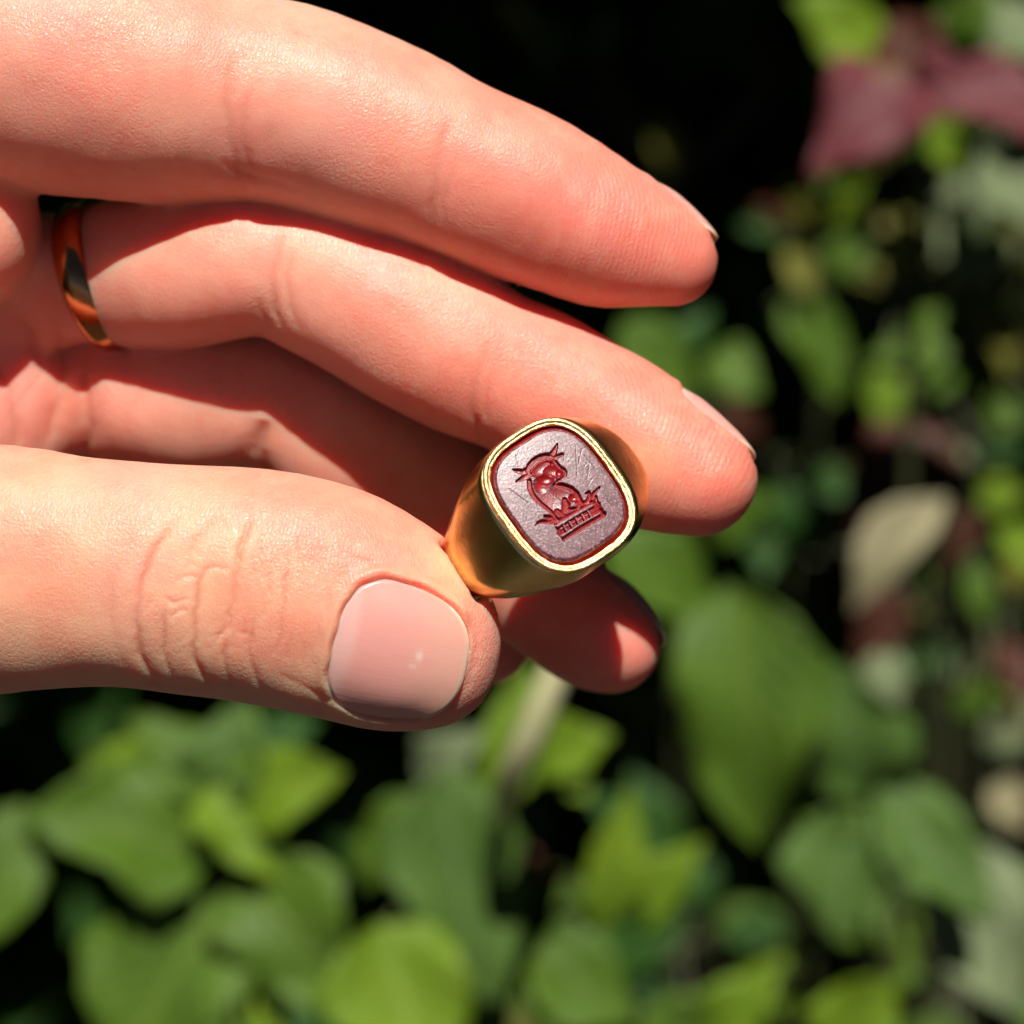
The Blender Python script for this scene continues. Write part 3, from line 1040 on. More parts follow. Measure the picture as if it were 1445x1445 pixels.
# neck, chest, back
stroke([(338, 570), (345, 640), (375, 715), (430, 780), (500, 835), (560, 885), (600, 935), (625, 965)], [22, 26, 26, 24, 22, 20, 18, 18], 0.34)
bowl(520, 740, 225, 108, 52, 0.15)
bowl(640, 700, 150, 85, 20, 0.17)
stroke([(600, 610), (680, 622), (760, 652), (820, 705), (852, 765), (880, 800)], [22, 28, 30, 28, 24, 20], 0.40)
bowl(785, 745, 58, 50, 0, 0.30)
stroke([(700, 760), (712, 810), (700, 870)], [26, 40, 34], 0.38)
stroke([(690, 880), (760, 862), (800, 850)], [26, 20, 14], 0.32)
stroke([(822, 790), (850, 812), (835, 845), (800, 858)], [20, 18, 16, 10], 0.30)
stroke([(620, 880), (690, 925)], [30, 24], 0.26)
rise([(800, 690), (770, 700)], 8, 0.3)
# crown
stroke([(615, 1000), (1010, 790)], [30, 26], 0.30)
stroke([(640, 1035), (1030, 830)], [36, 36], 0.34)
stroke([(668, 1095), (1055, 880)], [40, 40], 0.40)
stroke([(695, 1150), (1095, 908)], [30, 28], 0.40)
stroke([(608, 1010), (690, 1170)], [18, 18], 0.40)
stroke([(1010, 790), (1040, 860), (1108, 905)], [18, 20, 14], 0.40)
rise([(622, 1030), (840, 900), (990, 816)], 17, 0.06)
rise([(672, 1130), (860, 1010), (1060, 898)], 12, 0.08)
for t_ in (0.14, 0.30, 0.47, 0.64, 0.80):
    x_ = 650 + (1030 - 650) * t_; y_ = 1082 + (864 - 1082) * t_
    rise([(x_ - 16, y_ - 30), (x_ + 16, y_ + 26)], 13, 0.08)
# leaves on the crown's rim
stroke([(398, 1025), (430, 995), (470, 985), (520, 990), (590, 985)], [5, 16, 20, 22, 26], 0.32)
stroke([(500, 935), (530, 945), (560, 945), (600, 975)], [18, 24, 22, 18], 0.32)
bowl(525, 990, 26, 22, 0, 0.34)
stroke([(1058, 632), (1030, 665), (1000, 700), (985, 740)], [10, 14, 20, 22], 0.32)
stroke([(915, 700), (945, 690), (960, 725), (930, 780), (880, 800)], [10, 18, 20, 20, 18], 0.32)
stroke([(1020, 735), (1025, 780), (1058, 805)], [16, 16, 10], 0.30)
stroke([(870, 800), (960, 790), (1020, 775)], [18, 18, 18], 0.30)
# scratches and pits on the polished face
rs = np.random.default_rng(3)
scr_d = np.zeros_like(UU)
keep = depth.copy()
depth = scr_d
for (x1, y1, x2, y2) in [(815, 200, 825, 520), (880, 240, 840, 400), (900, 300, 1010, 440), (985, 545, 940, 620), (700, 280, 690, 370), (130, 650, 330, 800), (960, 380, 930, 560)]:
    stroke([(x1, y1), (x2, y2)], 4.5, 0.022)
for _ in range(26):
    x1, y1 = rs.uniform(100, 1250), rs.uniform(60, 1300); an_ = rs.uniform(0, 6.3); l_ = rs.uniform(30, 150)
    stroke([(x1, y1), (x1 + l_ * math.cos(an_), y1 + l_ * math.sin(an_))], 3.6, 0.012)
scr_d = depth
depth = keep + 0
cut = smoothstep(0.07, 0.19, depth)
f = superf(UU - 0.12, VV + 0.06, SU, SVv, 3.2)
edge = (1 - f) * 4.6
dome = 0.30 * (1 - (UU / SU) ** 2 * 0.5 - (VV / SVv) ** 2 * 0.5)
Z = FACE_H - 0.12 + dome - depth * 0.95 - scr_d * (1 - cut)
Z -= 0.75 * np.clip(1 - edge / 0.50, 0, 1) ** 1.7 + (f > 1) * 0.5
inside = f < 1.01
cut = np.maximum(cut, smoothstep(0.38, 0.20, edge))
idx = np.full(UU.shape, -1); idx[inside] = np.arange(inside.sum())
q = np.stack([idx[:-1, :-1], idx[1:, :-1], idx[1:, 1:], idx[:-1, 1:]], -1).reshape(-1, 4)
q = q[(q >= 0).all(1)]
sv_ = np.stack([UU[inside], VV[inside], Z[inside]], 1)
# skirt and underside so that the stone is a solid
import_n = len(sv_)
low = sv_.copy(); low[:, 2] = FACE_H - 1.1 - 0.02
qq = np.concatenate([q, q[:, ::-1] + import_n])
ed = np.concatenate([q[:, [0, 1]], q[:, [1, 2]], q[:, [2, 3]], q[:, [3, 0]]])
key = ed[:, 0].astype(np.int64) * 10 ** 7 + ed[:, 1]; rkey = ed[:, 1].astype(np.int64) * 10 ** 7 + ed[:, 0]
bd = ed[~np.isin(key, rkey)]
skirt = np.stack([bd[:, 1], bd[:, 0], bd[:, 0] + import_n, bd[:, 1] + import_n], 1)
if np.linalg.det(np.stack([ru, rv, rn], 1)) < 0:
    pass
stone_m, nt, b, out = new_mat("carnelian")
tc = N(nt, "ShaderNodeTexCoord")
acut = N(nt, "ShaderNodeAttribute"); acut.attribute_name = "cut"
n1 = noise(nt, tc.outputs['Object'], 1400, 5, 0.7)
n2 = noise(nt, tc.outputs['Object'], 260, 3, 0.6)
n4 = noise(nt, tc.outputs['Object'], 5200, 2, 0.6)
# worn face: its grey sheen is painted into the colour; cuts keep the deep red
stone_c = mixcol(nt, maprange(nt, n2.outputs[0], 0.4, 0.65, 0, 1), (0.17, 0.003, 0.005), (0.28, 0.008, 0.011))
worn_sheen_c = mixcol(nt, maprange(nt, n1.outputs[0], 0.40, 0.62, 0, 1), (0.075, 0.008, 0.015), (0.165, 0.040, 0.062))
worn_sheen_c = mixcol(nt, maprange(nt, n4.outputs[0], 0.55, 0.70, 0, 0.55), worn_sheen_c, (0.48, 0.40, 0.44))
colr_ = mixcol(nt, acut.outputs['Fac'], worn_sheen_c, stone_c)
L(nt, colr_, b.inputs['Base Color'])
L(nt, maprange(nt, acut.outputs['Fac'], 0, 1, 0.37, 0.25), b.inputs['Roughness'])
L(nt, maprange(nt, acut.outputs['Fac'], 0, 1, 0.7, 0.28), b.inputs['Specular IOR Level'])
b.inputs['IOR'].default_value = 1.54
b.inputs['Subsurface Weight'].default_value = 0.35
b.inputs['Subsurface Radius'].default_value = (1.0, 0.12, 0.1)
b.inputs['Subsurface Scale'].default_value = 0.0008
bp = N(nt, "ShaderNodeBump"); bp.inputs['Strength'].default_value = 1.0; bp.inputs['Distance'].default_value = 0.000014
L(nt, math_node(nt, 'ADD', n4.outputs[0], n1.outputs[0]), bp.inputs['Height']); L(nt, bp.outputs[0], b.inputs['Normal'])
allf = np.concatenate([qq, skirt])
if np.linalg.det(np.stack([ru, rv, rn], 1)) < 0:
    allf = allf[:, ::-1]
stone = mesh_obj("stone", ring_pts(np.concatenate([sv_, low])), allf, stone_m, signet)
tag(stone, "dark red cushion-shaped stone engraved with a bull's head and neck rising from a crown")
attr(stone.data, "cut", np.concatenate([cut[inside]] * 2))

# ------------------------------------------------------------------ the plain band at the middle finger's base
bc = at(140, 388, 22.6)
bax = unit(np.array([0.92, -0.26, 0.26]))
e1 = unit(np.cross(bax, [0, 1, 0])); e2 = np.cross(bax, e1)
n = 160; t = np.linspace(0, 2 * pi, n, endpoint=False)
prof = [(-1.42, 0.0), (-1.38, 0.30), (-1.05, 0.60), (-0.55, 0.75), (0, 0.80), (0.55, 0.75), (1.05, 0.60), (1.38, 0.30), (1.42, 0.0), (1.2, -0.25), (0, -0.35), (-1.2, -0.25)]
rb = 6.15
V = []
for (w_, h_) in prof:
    V.append(bc + bax * w_ + (rb + h_) * (np.cos(t)[:, None] * e1 + np.sin(t)[:, None] * e2 * 0.93))
V = np.concatenate(V)
F = []
i = np.arange(n); j = (i + 1) % n; m_ = len(prof)
for k in range(m_):
    k2 = (k + 1) % m_
    F.append(np.stack([k * n + i, k2 * n + i, k2 * n + j, k * n + j], 1))
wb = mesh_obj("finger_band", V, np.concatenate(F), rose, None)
tag(wb, "plain polished rose gold band worn in shade at the base of the middle finger", "ring")

# ------------------------------------------------------------------ the plants behind
def leaf_mat(name, c_a, c_b, vein, rough=0.52, trans=0.25):
    m, nt, b, out = new_mat(name)
    a = N(nt, "ShaderNodeAttribute"); a.attribute_name = "leaf_uv"
    oi = N(nt, "ShaderNodeObjectInfo")
    tc = N(nt, "ShaderNodeTexCoord")
    n1 = noise(nt, tc.outputs['Object'], 70, 4, 0.6)
    n2 = noise(nt, tc.outputs['Object'], 400, 3, 0.6)
    col = mixcol(nt, maprange(nt, n1.outputs[0], 0.35, 0.65, 0, 1), c_a, c_b)
    col = mixcol(nt, maprange(nt, n2.outputs[0], 0.5, 0.75, 0, 0.3), col, tuple(x * 0.55 for x in c_a))
    vs = N(nt, "ShaderNodeTexVoronoi"); vs.inputs['Scale'].default_value = 55; L(nt, tc.outputs['Object'], vs.inputs['Vector'])
    n6 = noise(nt, tc.outputs['Object'], 25, 2)
    spot = math_node(nt, 'MULTIPLY', maprange(nt, vs.outputs['Distance'], 0.12, 0.22, 0.8, 0.0), maprange(nt, n6.outputs[0], 0.52, 0.58, 0.0, 1.0))
    col = mixcol(nt, spot, col, (0.16, 0.10, 0.04))
    sep = N(nt, "ShaderNodeSeparateXYZ"); L(nt, a.outputs['Vector'], sep.inputs[0])
    av = math_node(nt, 'ABSOLUTE', sep.outputs[1])
    mid = maprange(nt, av, 0.0, 0.05, 1.0, 0.0)
    ph_ = math_node(nt, 'SUBTRACT', math_node(nt, 'MULTIPLY', sep.outputs[0], 8.0), math_node(nt, 'MULTIPLY', av, 3.2))
    fr_ = math_node(nt, 'ABSOLUTE', math_node(nt, 'SUBTRACT', math_node(nt, 'FRACT', ph_), 0.5))
    sv = maprange(nt, fr_, 0.0, 0.09, 0.7, 0.0)
    vv = math_node(nt, 'MAXIMUM', mid, sv)
    col = mixcol(nt, math_node(nt, 'MULTIPLY', vv, 0.85), col, vein)
    L(nt, col, b.inputs['Base Color'])
    b.inputs['Roughness'].default_value = rough
    b.inputs['Specular IOR Level'].default_value = 0.25
    bp = N(nt, "ShaderNodeBump"); bp.inputs['Strength'].default_value = 0.7; bp.inputs['Distance'].default_value = 0.0006; bp.invert = True
    L(nt, math_node(nt, 'ADD', vv, n2.outputs[0]), bp.inputs['Height']); L(nt, bp.outputs[0], b.inputs['Normal'])
    tr = N(nt, "ShaderNodeBsdfTranslucent")
    L(nt, mixcol(nt, 1.0, col, (1.3, 1.25, 0.5), 'MULTIPLY'), tr.inputs[0])
    mx = N(nt, "ShaderNodeMixShader"); mx.inputs[0].default_value = trans
    L(nt, b.outputs[0], mx.inputs[1]); L(nt, tr.outputs[0], mx.inputs[2]); L(nt, mx.outputs[0], out.inputs[0])
    return m


LM = {
    'g': leaf_mat("green_leaf", (0.054, 0.115, 0.008), (0.088, 0.165, 0.014), (0.18, 0.26, 0.05)),
    'y': leaf_mat("yellow_green_leaf", (0.11, 0.20, 0.008), (0.165, 0.26, 0.014), (0.26, 0.38, 0.07)),
    'b': leaf_mat("blue_green_leaf", (0.062, 0.125, 0.018), (0.09, 0.165, 0.030), (0.16, 0.27, 0.12)),
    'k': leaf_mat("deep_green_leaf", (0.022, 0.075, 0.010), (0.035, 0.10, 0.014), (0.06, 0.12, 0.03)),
    's': leaf_mat("sage_leaf", (0.16, 0.21, 0.10), (0.22, 0.27, 0.14), (0.26, 0.30, 0.17)),
    'r': leaf_mat("purple_leaf", (0.12, 0.022, 0.030), (0.17, 0.040, 0.048), (0.22, 0.07, 0.07)),
    'n': leaf_mat("brown_red_leaf", (0.06, 0.018, 0.010), (0.09, 0.03, 0.018), (0.12, 0.05, 0.03)),
    'o': leaf_mat("olive_leaf", (0.13, 0.14, 0.015), (0.19, 0.18, 0.03), (0.22, 0.2, 0.05)),
    'd': leaf_mat("dry_leaf", (0.34, 0.31, 0.17), (0.44, 0.40, 0.25), (0.40, 0.34, 0.2)),
}
stem_m, nt, b, out = new_mat("plant_stem")
tc = N(nt, "ShaderNodeTexCoord"); n1 = noise(nt, tc.outputs['Object'], 120, 4, 0.6)
L(nt, mixcol(nt, n1.outputs[0], (0.035, 0.05, 0.014), (0.07, 0.07, 0.03)), b.inputs['Base Color']); b.inputs['Roughness'].default_value = 0.6
straw_m, nt, b, out = new_mat("pale_stalk")
tc = N(nt, "ShaderNodeTexCoord"); n1 = noise(nt, tc.outputs['Object'], 160, 4, 0.6)
L(nt, mixcol(nt, n1.outputs[0], (0.42, 0.42, 0.20), (0.58, 0.54, 0.32)), b.inputs['Base Color']); b.inputs['Roughness'].default_value = 0.55


def leaf_mesh(base, tip, width, nhint, nu=14, nw=8, shape='ovate', fold=0.22, bend=0.10, wave=0.09, seed=0, thick=0.35):
    r = np.random.default_rng(seed)
    Lv = tip - base; ln = np.linalg.norm(Lv); T = Lv / ln
    nh = unit(nhint); Wd = unit(np.cross(T, nh)); Nn = np.cross(Wd, T)
    t = np.linspace(0, 1, nu)
    if shape == 'ovate':
        pw = np.sin(pi * t ** 0.72) ** 0.85
    elif shape == 'heart':
        pw = np.where(t < 0.30, np.sqrt(np.clip(1 - ((t - 0.30) / 0.32) ** 2, 0, 1)), ((1 - t) / 0.70) ** 0.95 * (1 + 0.35 * (t - 0.3) * (1 - t) * 4))
    elif shape == 'lance':
        pw = np.sin(pi * t ** 0.85) ** 1.1
    pw = pw / pw.max(); pw[0] = max(pw[0], 0.02); pw[-1] = 0.0
    w = np.linspace(-1, 1, nw + 1)
    TT, WW = np.meshgrid(t, w, indexing='ij')
    hw = (width / 2) * pw[:, None] * (1 + 0.05 * np.sin(TT * 33 + r.uniform(0, 6)) + 0.13 * np.sin(TT * 7 + WW * 1.5 + r.uniform(0, 6)))
    y = WW * hw
    # side-to-side curve of the midrib
    cv = r.uniform(-0.06, 0.06) * ln * np.sin(pi * TT)
    z = fold * np.abs(y) - bend * ln * (TT - 0.3) ** 2 * 2 + wave * width * np.sin(TT * 11 + r.uniform(0, 6) + WW * 2.0) * WW * WW
    P = base + TT[..., None] * Lv + (y + cv)[..., None] * Wd + z[..., None] * Nn
    n0 = P.reshape(-1, 3)
    # thickness
    n1_ = n0 - Nn * thick
    idx = np.arange(nu * (nw + 1)).reshape(nu, nw + 1)
    f = np.stack([idx[:-1, :-1], idx[:-1, 1:], idx[1:, 1:], idx[1:, :-1]], -1).reshape(-1, 4)
    k = len(n0)
    rim_ = np.concatenate([idx[:, 0], idx[-1, 1:], idx[-2::-1, -1], idx[0, -2:0:-1]])
    rj = np.roll(rim_, -1)
    side = np.stack([rim_, rim_ + k, rj + k, rj], 1)
    F = np.concatenate([f[:, ::-1], f + k, side])
    uv = np.stack([TT.ravel(), WW.ravel(), 0 * TT.ravel()], 1)
    return np.concatenate([n0, n1_]), F, np.concatenate([uv, uv])


def tube(pts, radii, n=8, closed=True):
    pts = np.asarray(pts, float); m = len(pts)
    V = []
    for i in range(m):
        t = unit(pts[min(i + 1, m - 1)] - pts[max(i - 1, 0)])
        a = unit(np.cross(t, [0.3, 1, 0.2])); b_ = np.cross(t, a)
        for j in range(n):
            an_ = 2 * pi * j / n
            V.append(pts[i] + radii[i] * (math.cos(an_) * a + math.sin(an_) * b_))
    F = []
    for i in range(m - 1):
        for j in range(n):
            k = (j + 1) % n
            F.append((i * n + j, i * n + k, (i + 1) * n + k, (i + 1) * n + j))
    return np.array(V), np.array(F)


def to_ground(p):
    """view mm point straight below p on the ground"""
    w = W(p); g = np.array([w[0], w[1], 0.0]) - FOCUS
    g = g * 1000
    return np.array([g @ RGT, g @ FWD, g @ UPV])


LEAFSEED = [100]


def plant(name, label, cat, hub, depth, leaves, group=None, stem_r=1.3, stalk_px=None, shape='ovate', upright=None):
    """hub: px where the stem carries its leaves; leaves: (bx,by,tx,ty,width px,colour[,shape[,ddepth]])"""
    depth = depth * 1.32
    hub_p = at(hub[0], hub[1], depth + 8)
    foot = to_ground(hub_p + np.array([0, 25, 0]))
    root = empty(name, W(foot))
    tag(root, label, cat, group)
    mid = hub_p * 0.5 + foot * 0.5 + np.array([6, 6, 0])
    pts = [hub_p, hub_p * 0.8 + mid * 0.2 + np.array([0, 4, 0]), mid, foot]
    V, F = tube(pts, [stem_r * 0.6, stem_r * 0.7, stem_r * 0.9, stem_r * 1.3])
    mesh_obj("stem", V, F, stem_m, root)
    for lf in leaves:
        bx, by, tx, ty, w, c = lf[:6]
        shp = lf[6] if len(lf) > 6 and lf[6] else shape
        dd = lf[7] if len(lf) > 7 else 0
        LEAFSEED[0] += 1
        r = np.random.default_rng(LEAFSEED[0])
        dB = depth + dd; dT = depth + dd - r.uniform(-4, 10)
        B = at(bx, by, dB); Tp = at(tx, ty, dT)
        kpx = MMPX * (D + dB) / D
        wid = w * kpx
        nh = np.array([r.uniform(-0.25, 0.25), -1.0, r.uniform(0.15, 0.7)])
        V, F, uv = leaf_mesh(B, Tp, wid, nh, shape=shp, seed=LEAFSEED[0], fold=r.uniform(0.12, 0.50), bend=r.uniform(0.0, 0.24))
        V1 = V
        o = mesh_obj("leaf", V1, F, LM[c], root)
        attr(o.data, "leaf_uv", uv)
        # petiole joining the leaf to the stem
        if np.linalg.norm(B - hub_p) > 4:
            Vp, Fp = tube([hub_p, (hub_p + B) / 2 + np.array([0, 3, -2.0]), B + (Tp - B) * 0.05 + np.array([0, 0.4, 0])], [0.8, 0.6, 0.5], 6)
            mesh_obj("leaf_stalk", Vp, Fp, stem_m, root)
    return root


plant("leafy_plant", "broad-leaved green plant at the lower left, below the thumb", "plant", (300, 1190), 175, [
    (292, 1215, 40, 1140, 195, 'g'), (300, 1130, 185, 1000, 100, 'g'), (312, 1130, 345, 985, 120, 'b'),
    (320, 1140, 480, 1090, 120, 'y'), (300, 1105, 395, 1240, 150, 'y'), (330, 1225, 480, 1430, 195, 'g'),
    (310, 1270, 150, 1530, 240, 'g'), (30, 1130, -30, 1340, 120, 'g'), (350, 1360, 410, 1500, 60, 'y', 'lance'),
    (220, 1090, 120, 1075, 70, 'y', None, 14), (370, 1050, 450, 1010, 60, 'k', None, 20)], None, 1.5)
plant("leafy_plant", "green plant at the bottom centre with one long blue-green leaf pointing down", "plant", (660, 1150), 178, [
    (625, 1080, 700, 1420, 200, 'b'), (580, 1120, 505, 1260, 95, 'g', None, 8), (600, 1110, 670, 1030, 90, 's', None, 12),
    (535, 1300, 610, 1530, 210, 'y', None, -4), (690, 1140, 745, 930, 90, 'y', None, 6), (745, 1075, 858, 1035, 105, 'y', None, 10),
    (770, 1060, 830, 1125, 70, 'y', None, 12)], None, 1.4)
plant("leafy_plant", "narrow-leaved yellow-green plant at the bottom, right of the blue-green leaf", "plant", (850, 1400), 195, [
    (835, 1330, 890, 1120, 85, 'y', 'lance'), (885, 1320, 985, 1185, 85, 'y', 'lance'), (750, 1330, 900, 1440, 150, 'g'),
    (700, 1350, 745, 1520, 160, 'g'), (850, 1370, 970, 1290, 90, 'k'), (990, 1480, 1085, 1370, 110, 'y', None, 8),
    (1160, 1490, 1270, 1385, 130, 'y', None, 8), (770, 1280, 730, 1180, 60, 'n', 'lance', 12), (905, 1430, 1010, 1500, 110, 'g'),
    (720, 1300, 800, 1230, 60, 'g', 'lance', 14), (640, 1400, 700, 1500, 120, 'g')], None, 1.3)
plant("leafy_plant", "tall green plant right of centre with a large drooping oval leaf", "plant", (1228, 1110), 200, [
    (1030, 820, 1065, 1205, 215, 'g', None, -8), (1020, 1010, 995, 1150, 85, 'g', None, 4), (850, 745, 1030, 890, 130, 'g', None, 6),
    (1225, 1120, 1190, 945, 155, 'b'), (1240, 1110, 1400, 1300, 135, 'b'), (1215, 1140, 1180, 1325, 175, 'b'),
    (1215, 1110, 1100, 1150, 100, 'g'), (1330, 1190, 1440, 1440, 160, 's', None, 10), (1400, 1250, 1480, 1400, 120, 'g', None, 16),
    (1250, 1150, 1230, 1215, 60, 'g')], None, 1.6)
plant("red_leaf_shrub", "shrub with dusky purple heart-shaped leaves at the upper right", "shrub", (1305, 110), 185, [
    (1300, 112, 1140, 238, 165, 'r', 'heart'), (1310, 110, 1520, 195, 110, 'r', 'ovate'), (1300, 115, 1265, 10, 110, 'n', 'ovate', 4),
    (1310, 118, 1330, 60, 60, 'r', 'ovate')], None, 1.5)
plant("leafy_shrub", "pale green leafy shrub in the top right corner behind the purple leaves", "shrub", (1380, 90), 245, [
    (1250, 70, 1120, -10, 105, 'y'), (1390, 60, 1490, 20, 130, 's'), (1340, 60, 1400, -20, 80, 'g'), (1400, 130, 1480, 180, 110, 's'),
    (1400, 200, 1480, 330, 130, 's'), (1290, 150, 1370, 250, 70, 'y'), (1290, 160, 1235, 225, 60, 'g'), (1350, 180, 1400, 120, 70, 'g'), (1330, 130, 1300, 20, 60, 'o')], None, 1.4)
plant("leafy_shrub", "loose shrub of small green and olive leaves at the right edge, upper half", "shrub", (1270, 420), 262, [
    (1170, 310, 1220, 250, 60, 'y'), (1165, 390, 1235, 330, 65, 'g'), (1310, 310, 1255, 385, 75, 'o'), (1445, 340, 1300, 385, 60, 's', 'lance'),
    (1120, 410, 1190, 570, 85, 'g'), (1395, 395, 1430, 530, 60, 'o', 'lance'), (1330, 430, 1290, 540, 75, 'g'), (1255, 500, 1245, 620, 60, 'y', 'lance'),
    (1430, 560, 1400, 610, 60, 'g'), (1240, 330, 1300, 290, 40, 'o'), (1110, 350, 1150, 420, 40, 'o', 'lance'), (1390, 640, 1450, 620, 50, 'k')], None, 1.3)
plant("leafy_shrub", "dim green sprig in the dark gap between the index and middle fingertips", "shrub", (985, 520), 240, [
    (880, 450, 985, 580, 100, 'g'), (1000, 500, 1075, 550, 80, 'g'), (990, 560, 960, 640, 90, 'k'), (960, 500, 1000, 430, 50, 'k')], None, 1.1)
plant("leafy_shrub", "faint sprig of small olive leaves in the darkness above the index finger", "shrub", (950, 250), 300, [
    (955, 250, 925, 160, 50, 'o', 'lance'), (740, 60, 690, -10, 70, 'o'), (790, 30, 750, 90, 50, 'k'), (1090, 130, 1075, 30, 35, 'n', 'lance'),
    (1080, 120, 1110, 85, 30, 'g'), (840, 70, 870, 0, 40, 'k', 'lance')], None, 1.0)
plant("leafy_shrub", "bright small-leaved shrub at the right edge beside the dry curled leaf", "shrub", (1400, 760), 240, [
    (1380, 710, 1450, 690, 60, 'y'), (1420, 740, 1470, 800, 60, 'y'), (1370, 800, 1400, 880, 50, 'g'), (1010, 760, 1095, 690, 70, 'g', None, 10),
    (1110, 790, 1160, 740, 50, 'k', None, 10), (1350, 1010, 1400, 960, 50, 'g'), (1390, 1060, 1470, 990, 60, 's'), (1400, 1110, 1460, 1170, 70, 'd'),
    (1420, 900, 1450, 990, 60, 'n')], None, 1.3)
plant("dying_shrub", "withered shrub with pale khaki curled leaves right of centre", "shrub", (1330, 740), 215, [
    (1335, 700, 1190, 860, 90, 'd', 'lance'), (1270, 830, 1210, 950, 70, 'n', 'ovate'), (1245, 915, 1265, 1000, 65, 's', 'ovate'),
    (1345, 610, 1185, 740, 150, 'n', 'ovate', 20), (1380, 720, 1320, 820, 60, 'n', 'ovate', 10)], None, 1.3)

rp = np.random.default_rng(21)
def sprig(label, hub, depth, n, rad, cols, wr=(30, 62), name="leafy_shrub", cat="shrub", flat=1.0):
    L_ = []
    for k in range(n):
        a = rp.uniform(0, 2 * pi); r0 = rp.uniform(0.25, 0.95) * rad
        bx = hub[0] + math.cos(a) * r0; by = hub[1] + math.sin(a) * r0 * flat
        w = rp.uniform(*wr); ln = w * rp.uniform(1.3, 1.9); a2 = a + rp.uniform(-0.7, 0.7)
        L_.append((bx, by, bx + math.cos(a2) * ln, by + math.sin(a2) * ln, w, cols[rp.integers(len(cols))], ('lance', 'ovate', 'heart')[rp.integers(3)], rp.uniform(-10, 14)))
    return plant(name, label, cat, hub, depth, L_, None, 1.1)


sprig("bush of small bright leaves at the right edge, above mid height", (1390, 470), 268, 15, 150, 'ggyoks')
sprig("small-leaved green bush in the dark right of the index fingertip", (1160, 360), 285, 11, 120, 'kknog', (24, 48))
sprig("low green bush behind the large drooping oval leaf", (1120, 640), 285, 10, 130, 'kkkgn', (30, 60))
sprig("green bush in the bottom right corner behind the grey-green leaves", (1370, 1330), 262, 14, 150, 'gybsg', (50, 95))
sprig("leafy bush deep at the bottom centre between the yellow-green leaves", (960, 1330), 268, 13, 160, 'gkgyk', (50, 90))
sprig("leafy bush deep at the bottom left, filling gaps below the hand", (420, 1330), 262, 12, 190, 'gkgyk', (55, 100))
sprig("small yellow-green bush beside the withered shrub at the right edge", (1400, 860), 255, 12, 120, 'ygsko', (28, 58))
sprig("bright bush in the upper right corner behind the purple leaves", (1330, 200), 290, 13, 130, 'gyoks', (30, 64))

# the pale stalk below the fingertips
V, F = tube([at(830, 860, 205), at(800, 900, 205), at(782, 955, 205), at(750, 1035, 208), at(722, 1095, 214), at(708, 1135, 224), at(702, 1180, 250), to_ground(at(690, 1260, 270))], [2.2, 2.2, 2.2, 2.6, 2.4, 1.8, 0.9, 0.9], 12)
st = mesh_obj("dry_stalk", V, F, straw_m, None)
tag(st, "pale cream dry stalk showing below the ring fingertip", "stalk")

# small, mostly shaded leaves of the hedge behind: nobody could count them
def scatter(name, n, box, size, mat, seed, cond=None):
    r = np.random.default_rng(seed)
    V, F, UVs = [], [], []
    k = 0
    for _ in range(n):
        x = r.uniform(*box[0]); y = r.uniform(*box[1]); z = r.uniform(*box[2])
        if cond is not None and not cond(x, y, z): continue
        B = np.array([x, y, z]); d = unit(r.normal(size=3) + np.array([0, -0.2, 0.1])); s = r.uniform(*size)
        v, f, uv = leaf_mesh(B, B + d * s, s * r.uniform(0.45, 0.7), unit(np.array([r.normal() * .5, -0.6 + r.normal() * .4, 1.0])), 5, 2, seed=int(r.integers(1 << 30)), thick=0.0)
        m = len(v) // 2
        v = v[:m]; uv = uv[:m]; f = f[:8]
        V.append(v); UVs.append(uv); F.append(f + k); k += m
    return np.concatenate(V), np.concatenate(F), np.concatenate(UVs)


def view_to_world_pts(V): return V


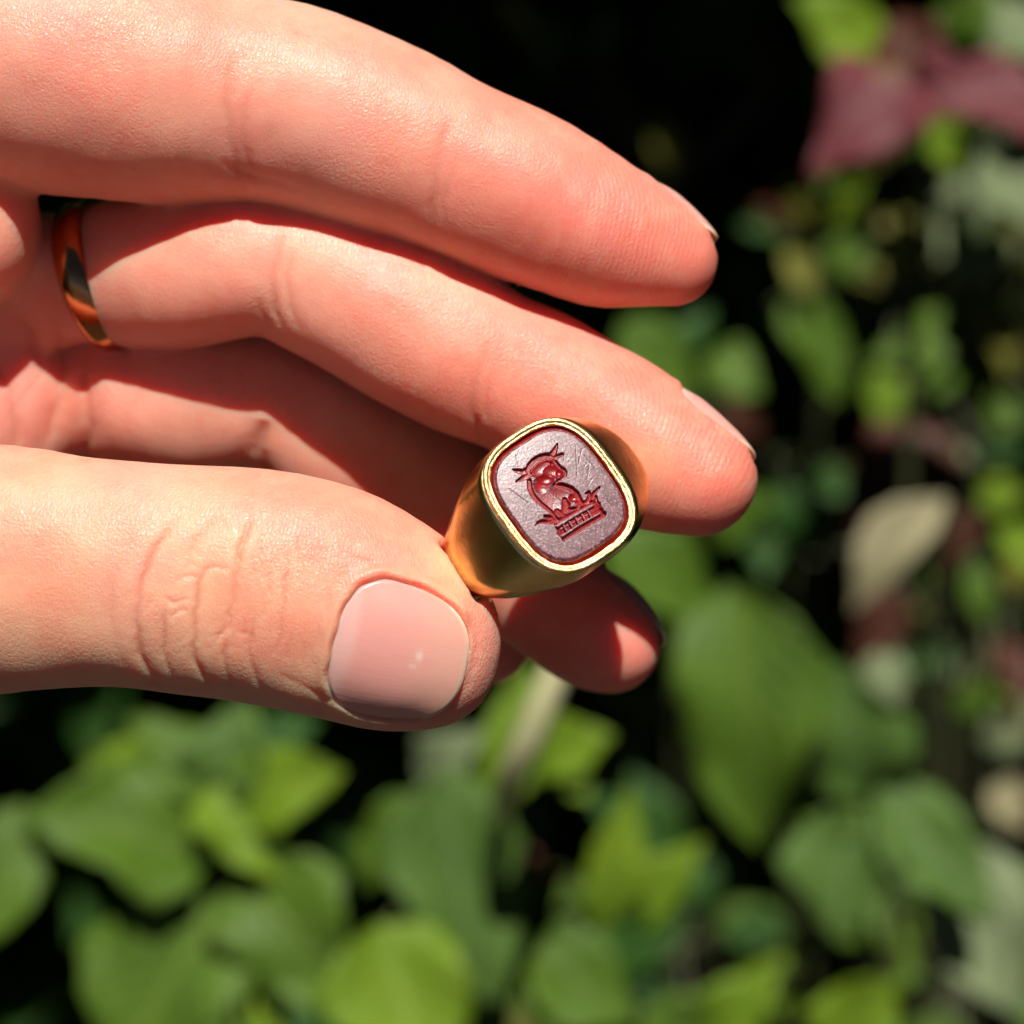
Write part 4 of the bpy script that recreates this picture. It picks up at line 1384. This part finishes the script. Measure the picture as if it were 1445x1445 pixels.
# the hedge leans back towards its foot, so the added overhang keeps its face in shade
A = scatter("h", 13000, ((-420, 420), (430, 900), (-420, 270)), (26, 54), None, 11, cond=lambda x, y, z: 500 < y + 1.0 * z < 900)
B = scatter("h", 3500, ((-700, 700), (850, 1150), (-500, 420)), (80, 140), None, 13)
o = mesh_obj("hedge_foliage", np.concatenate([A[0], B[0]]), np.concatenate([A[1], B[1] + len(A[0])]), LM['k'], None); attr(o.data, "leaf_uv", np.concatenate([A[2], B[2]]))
tag(o, "mass of dark shaded hedge leaves behind the plants", "hedge", kind="stuff")
V, F, uv = scatter("h", 22000, ((-560, 560), (60, 1100), (110, 600)), (36, 70), None, 12,
                   cond=lambda x, y, z: y + 1.0 * z > 508 and 80 < z - 0.186 * (220 + y) < 280)
A = scatter("h", 5000, ((-900, -300), (-350, 700), (-450, 520)), (60, 110), None, 14, cond=lambda x, y, z: x < -330 - 0.35 * max(0, z))  # side leaves, added out of view to hold off sky light
B = scatter("h", 5000, ((300, 900), (-350, 700), (-450, 520)), (60, 110), None, 15, cond=lambda x, y, z: x > 330 + 0.35 * max(0, z))
F = np.concatenate([F, A[1] + len(V), B[1] + len(V) + len(A[0])]); V = np.concatenate([V, A[0], B[0]]); uv = np.concatenate([uv, A[2], B[2]])
o = mesh_obj("added_shade_foliage", V, F, LM['k'], None); attr(o.data, "leaf_uv", uv)  # unseen overhang and sides, added to darken the backdrop and cut sky light
tag(o, "added out-of-view leaves above and beside the plants, shading the hedge and dimming the sky", "hedge", kind="stuff")

# soil
soil, nt, b, out = new_mat("dark_soil")
tc = N(nt, "ShaderNodeTexCoord"); n1 = noise(nt, tc.outputs['Object'], 30, 6, 0.7)
L(nt, mixcol(nt, n1.outputs[0], (0.02, 0.014, 0.009), (0.06, 0.042, 0.028)), b.inputs['Base Color']); b.inputs['Roughness'].default_value = 0.9
bp = N(nt, "ShaderNodeBump"); bp.inputs['Distance'].default_value = 0.01; L(nt, n1.outputs[0], bp.inputs['Height']); L(nt, bp.outputs[0], b.inputs['Normal'])
g = mesh_obj("ground", np.array([[-60, -60, 0], [60, -60, 0], [60, 60, 0], [-60, 60, 0.0]]), np.array([[0, 1, 2, 3]]), soil, None, False, True)
tag(g, kind="structure")
for o in bpy.data.objects:
    if '_org' in o.keys(): del o['_org']
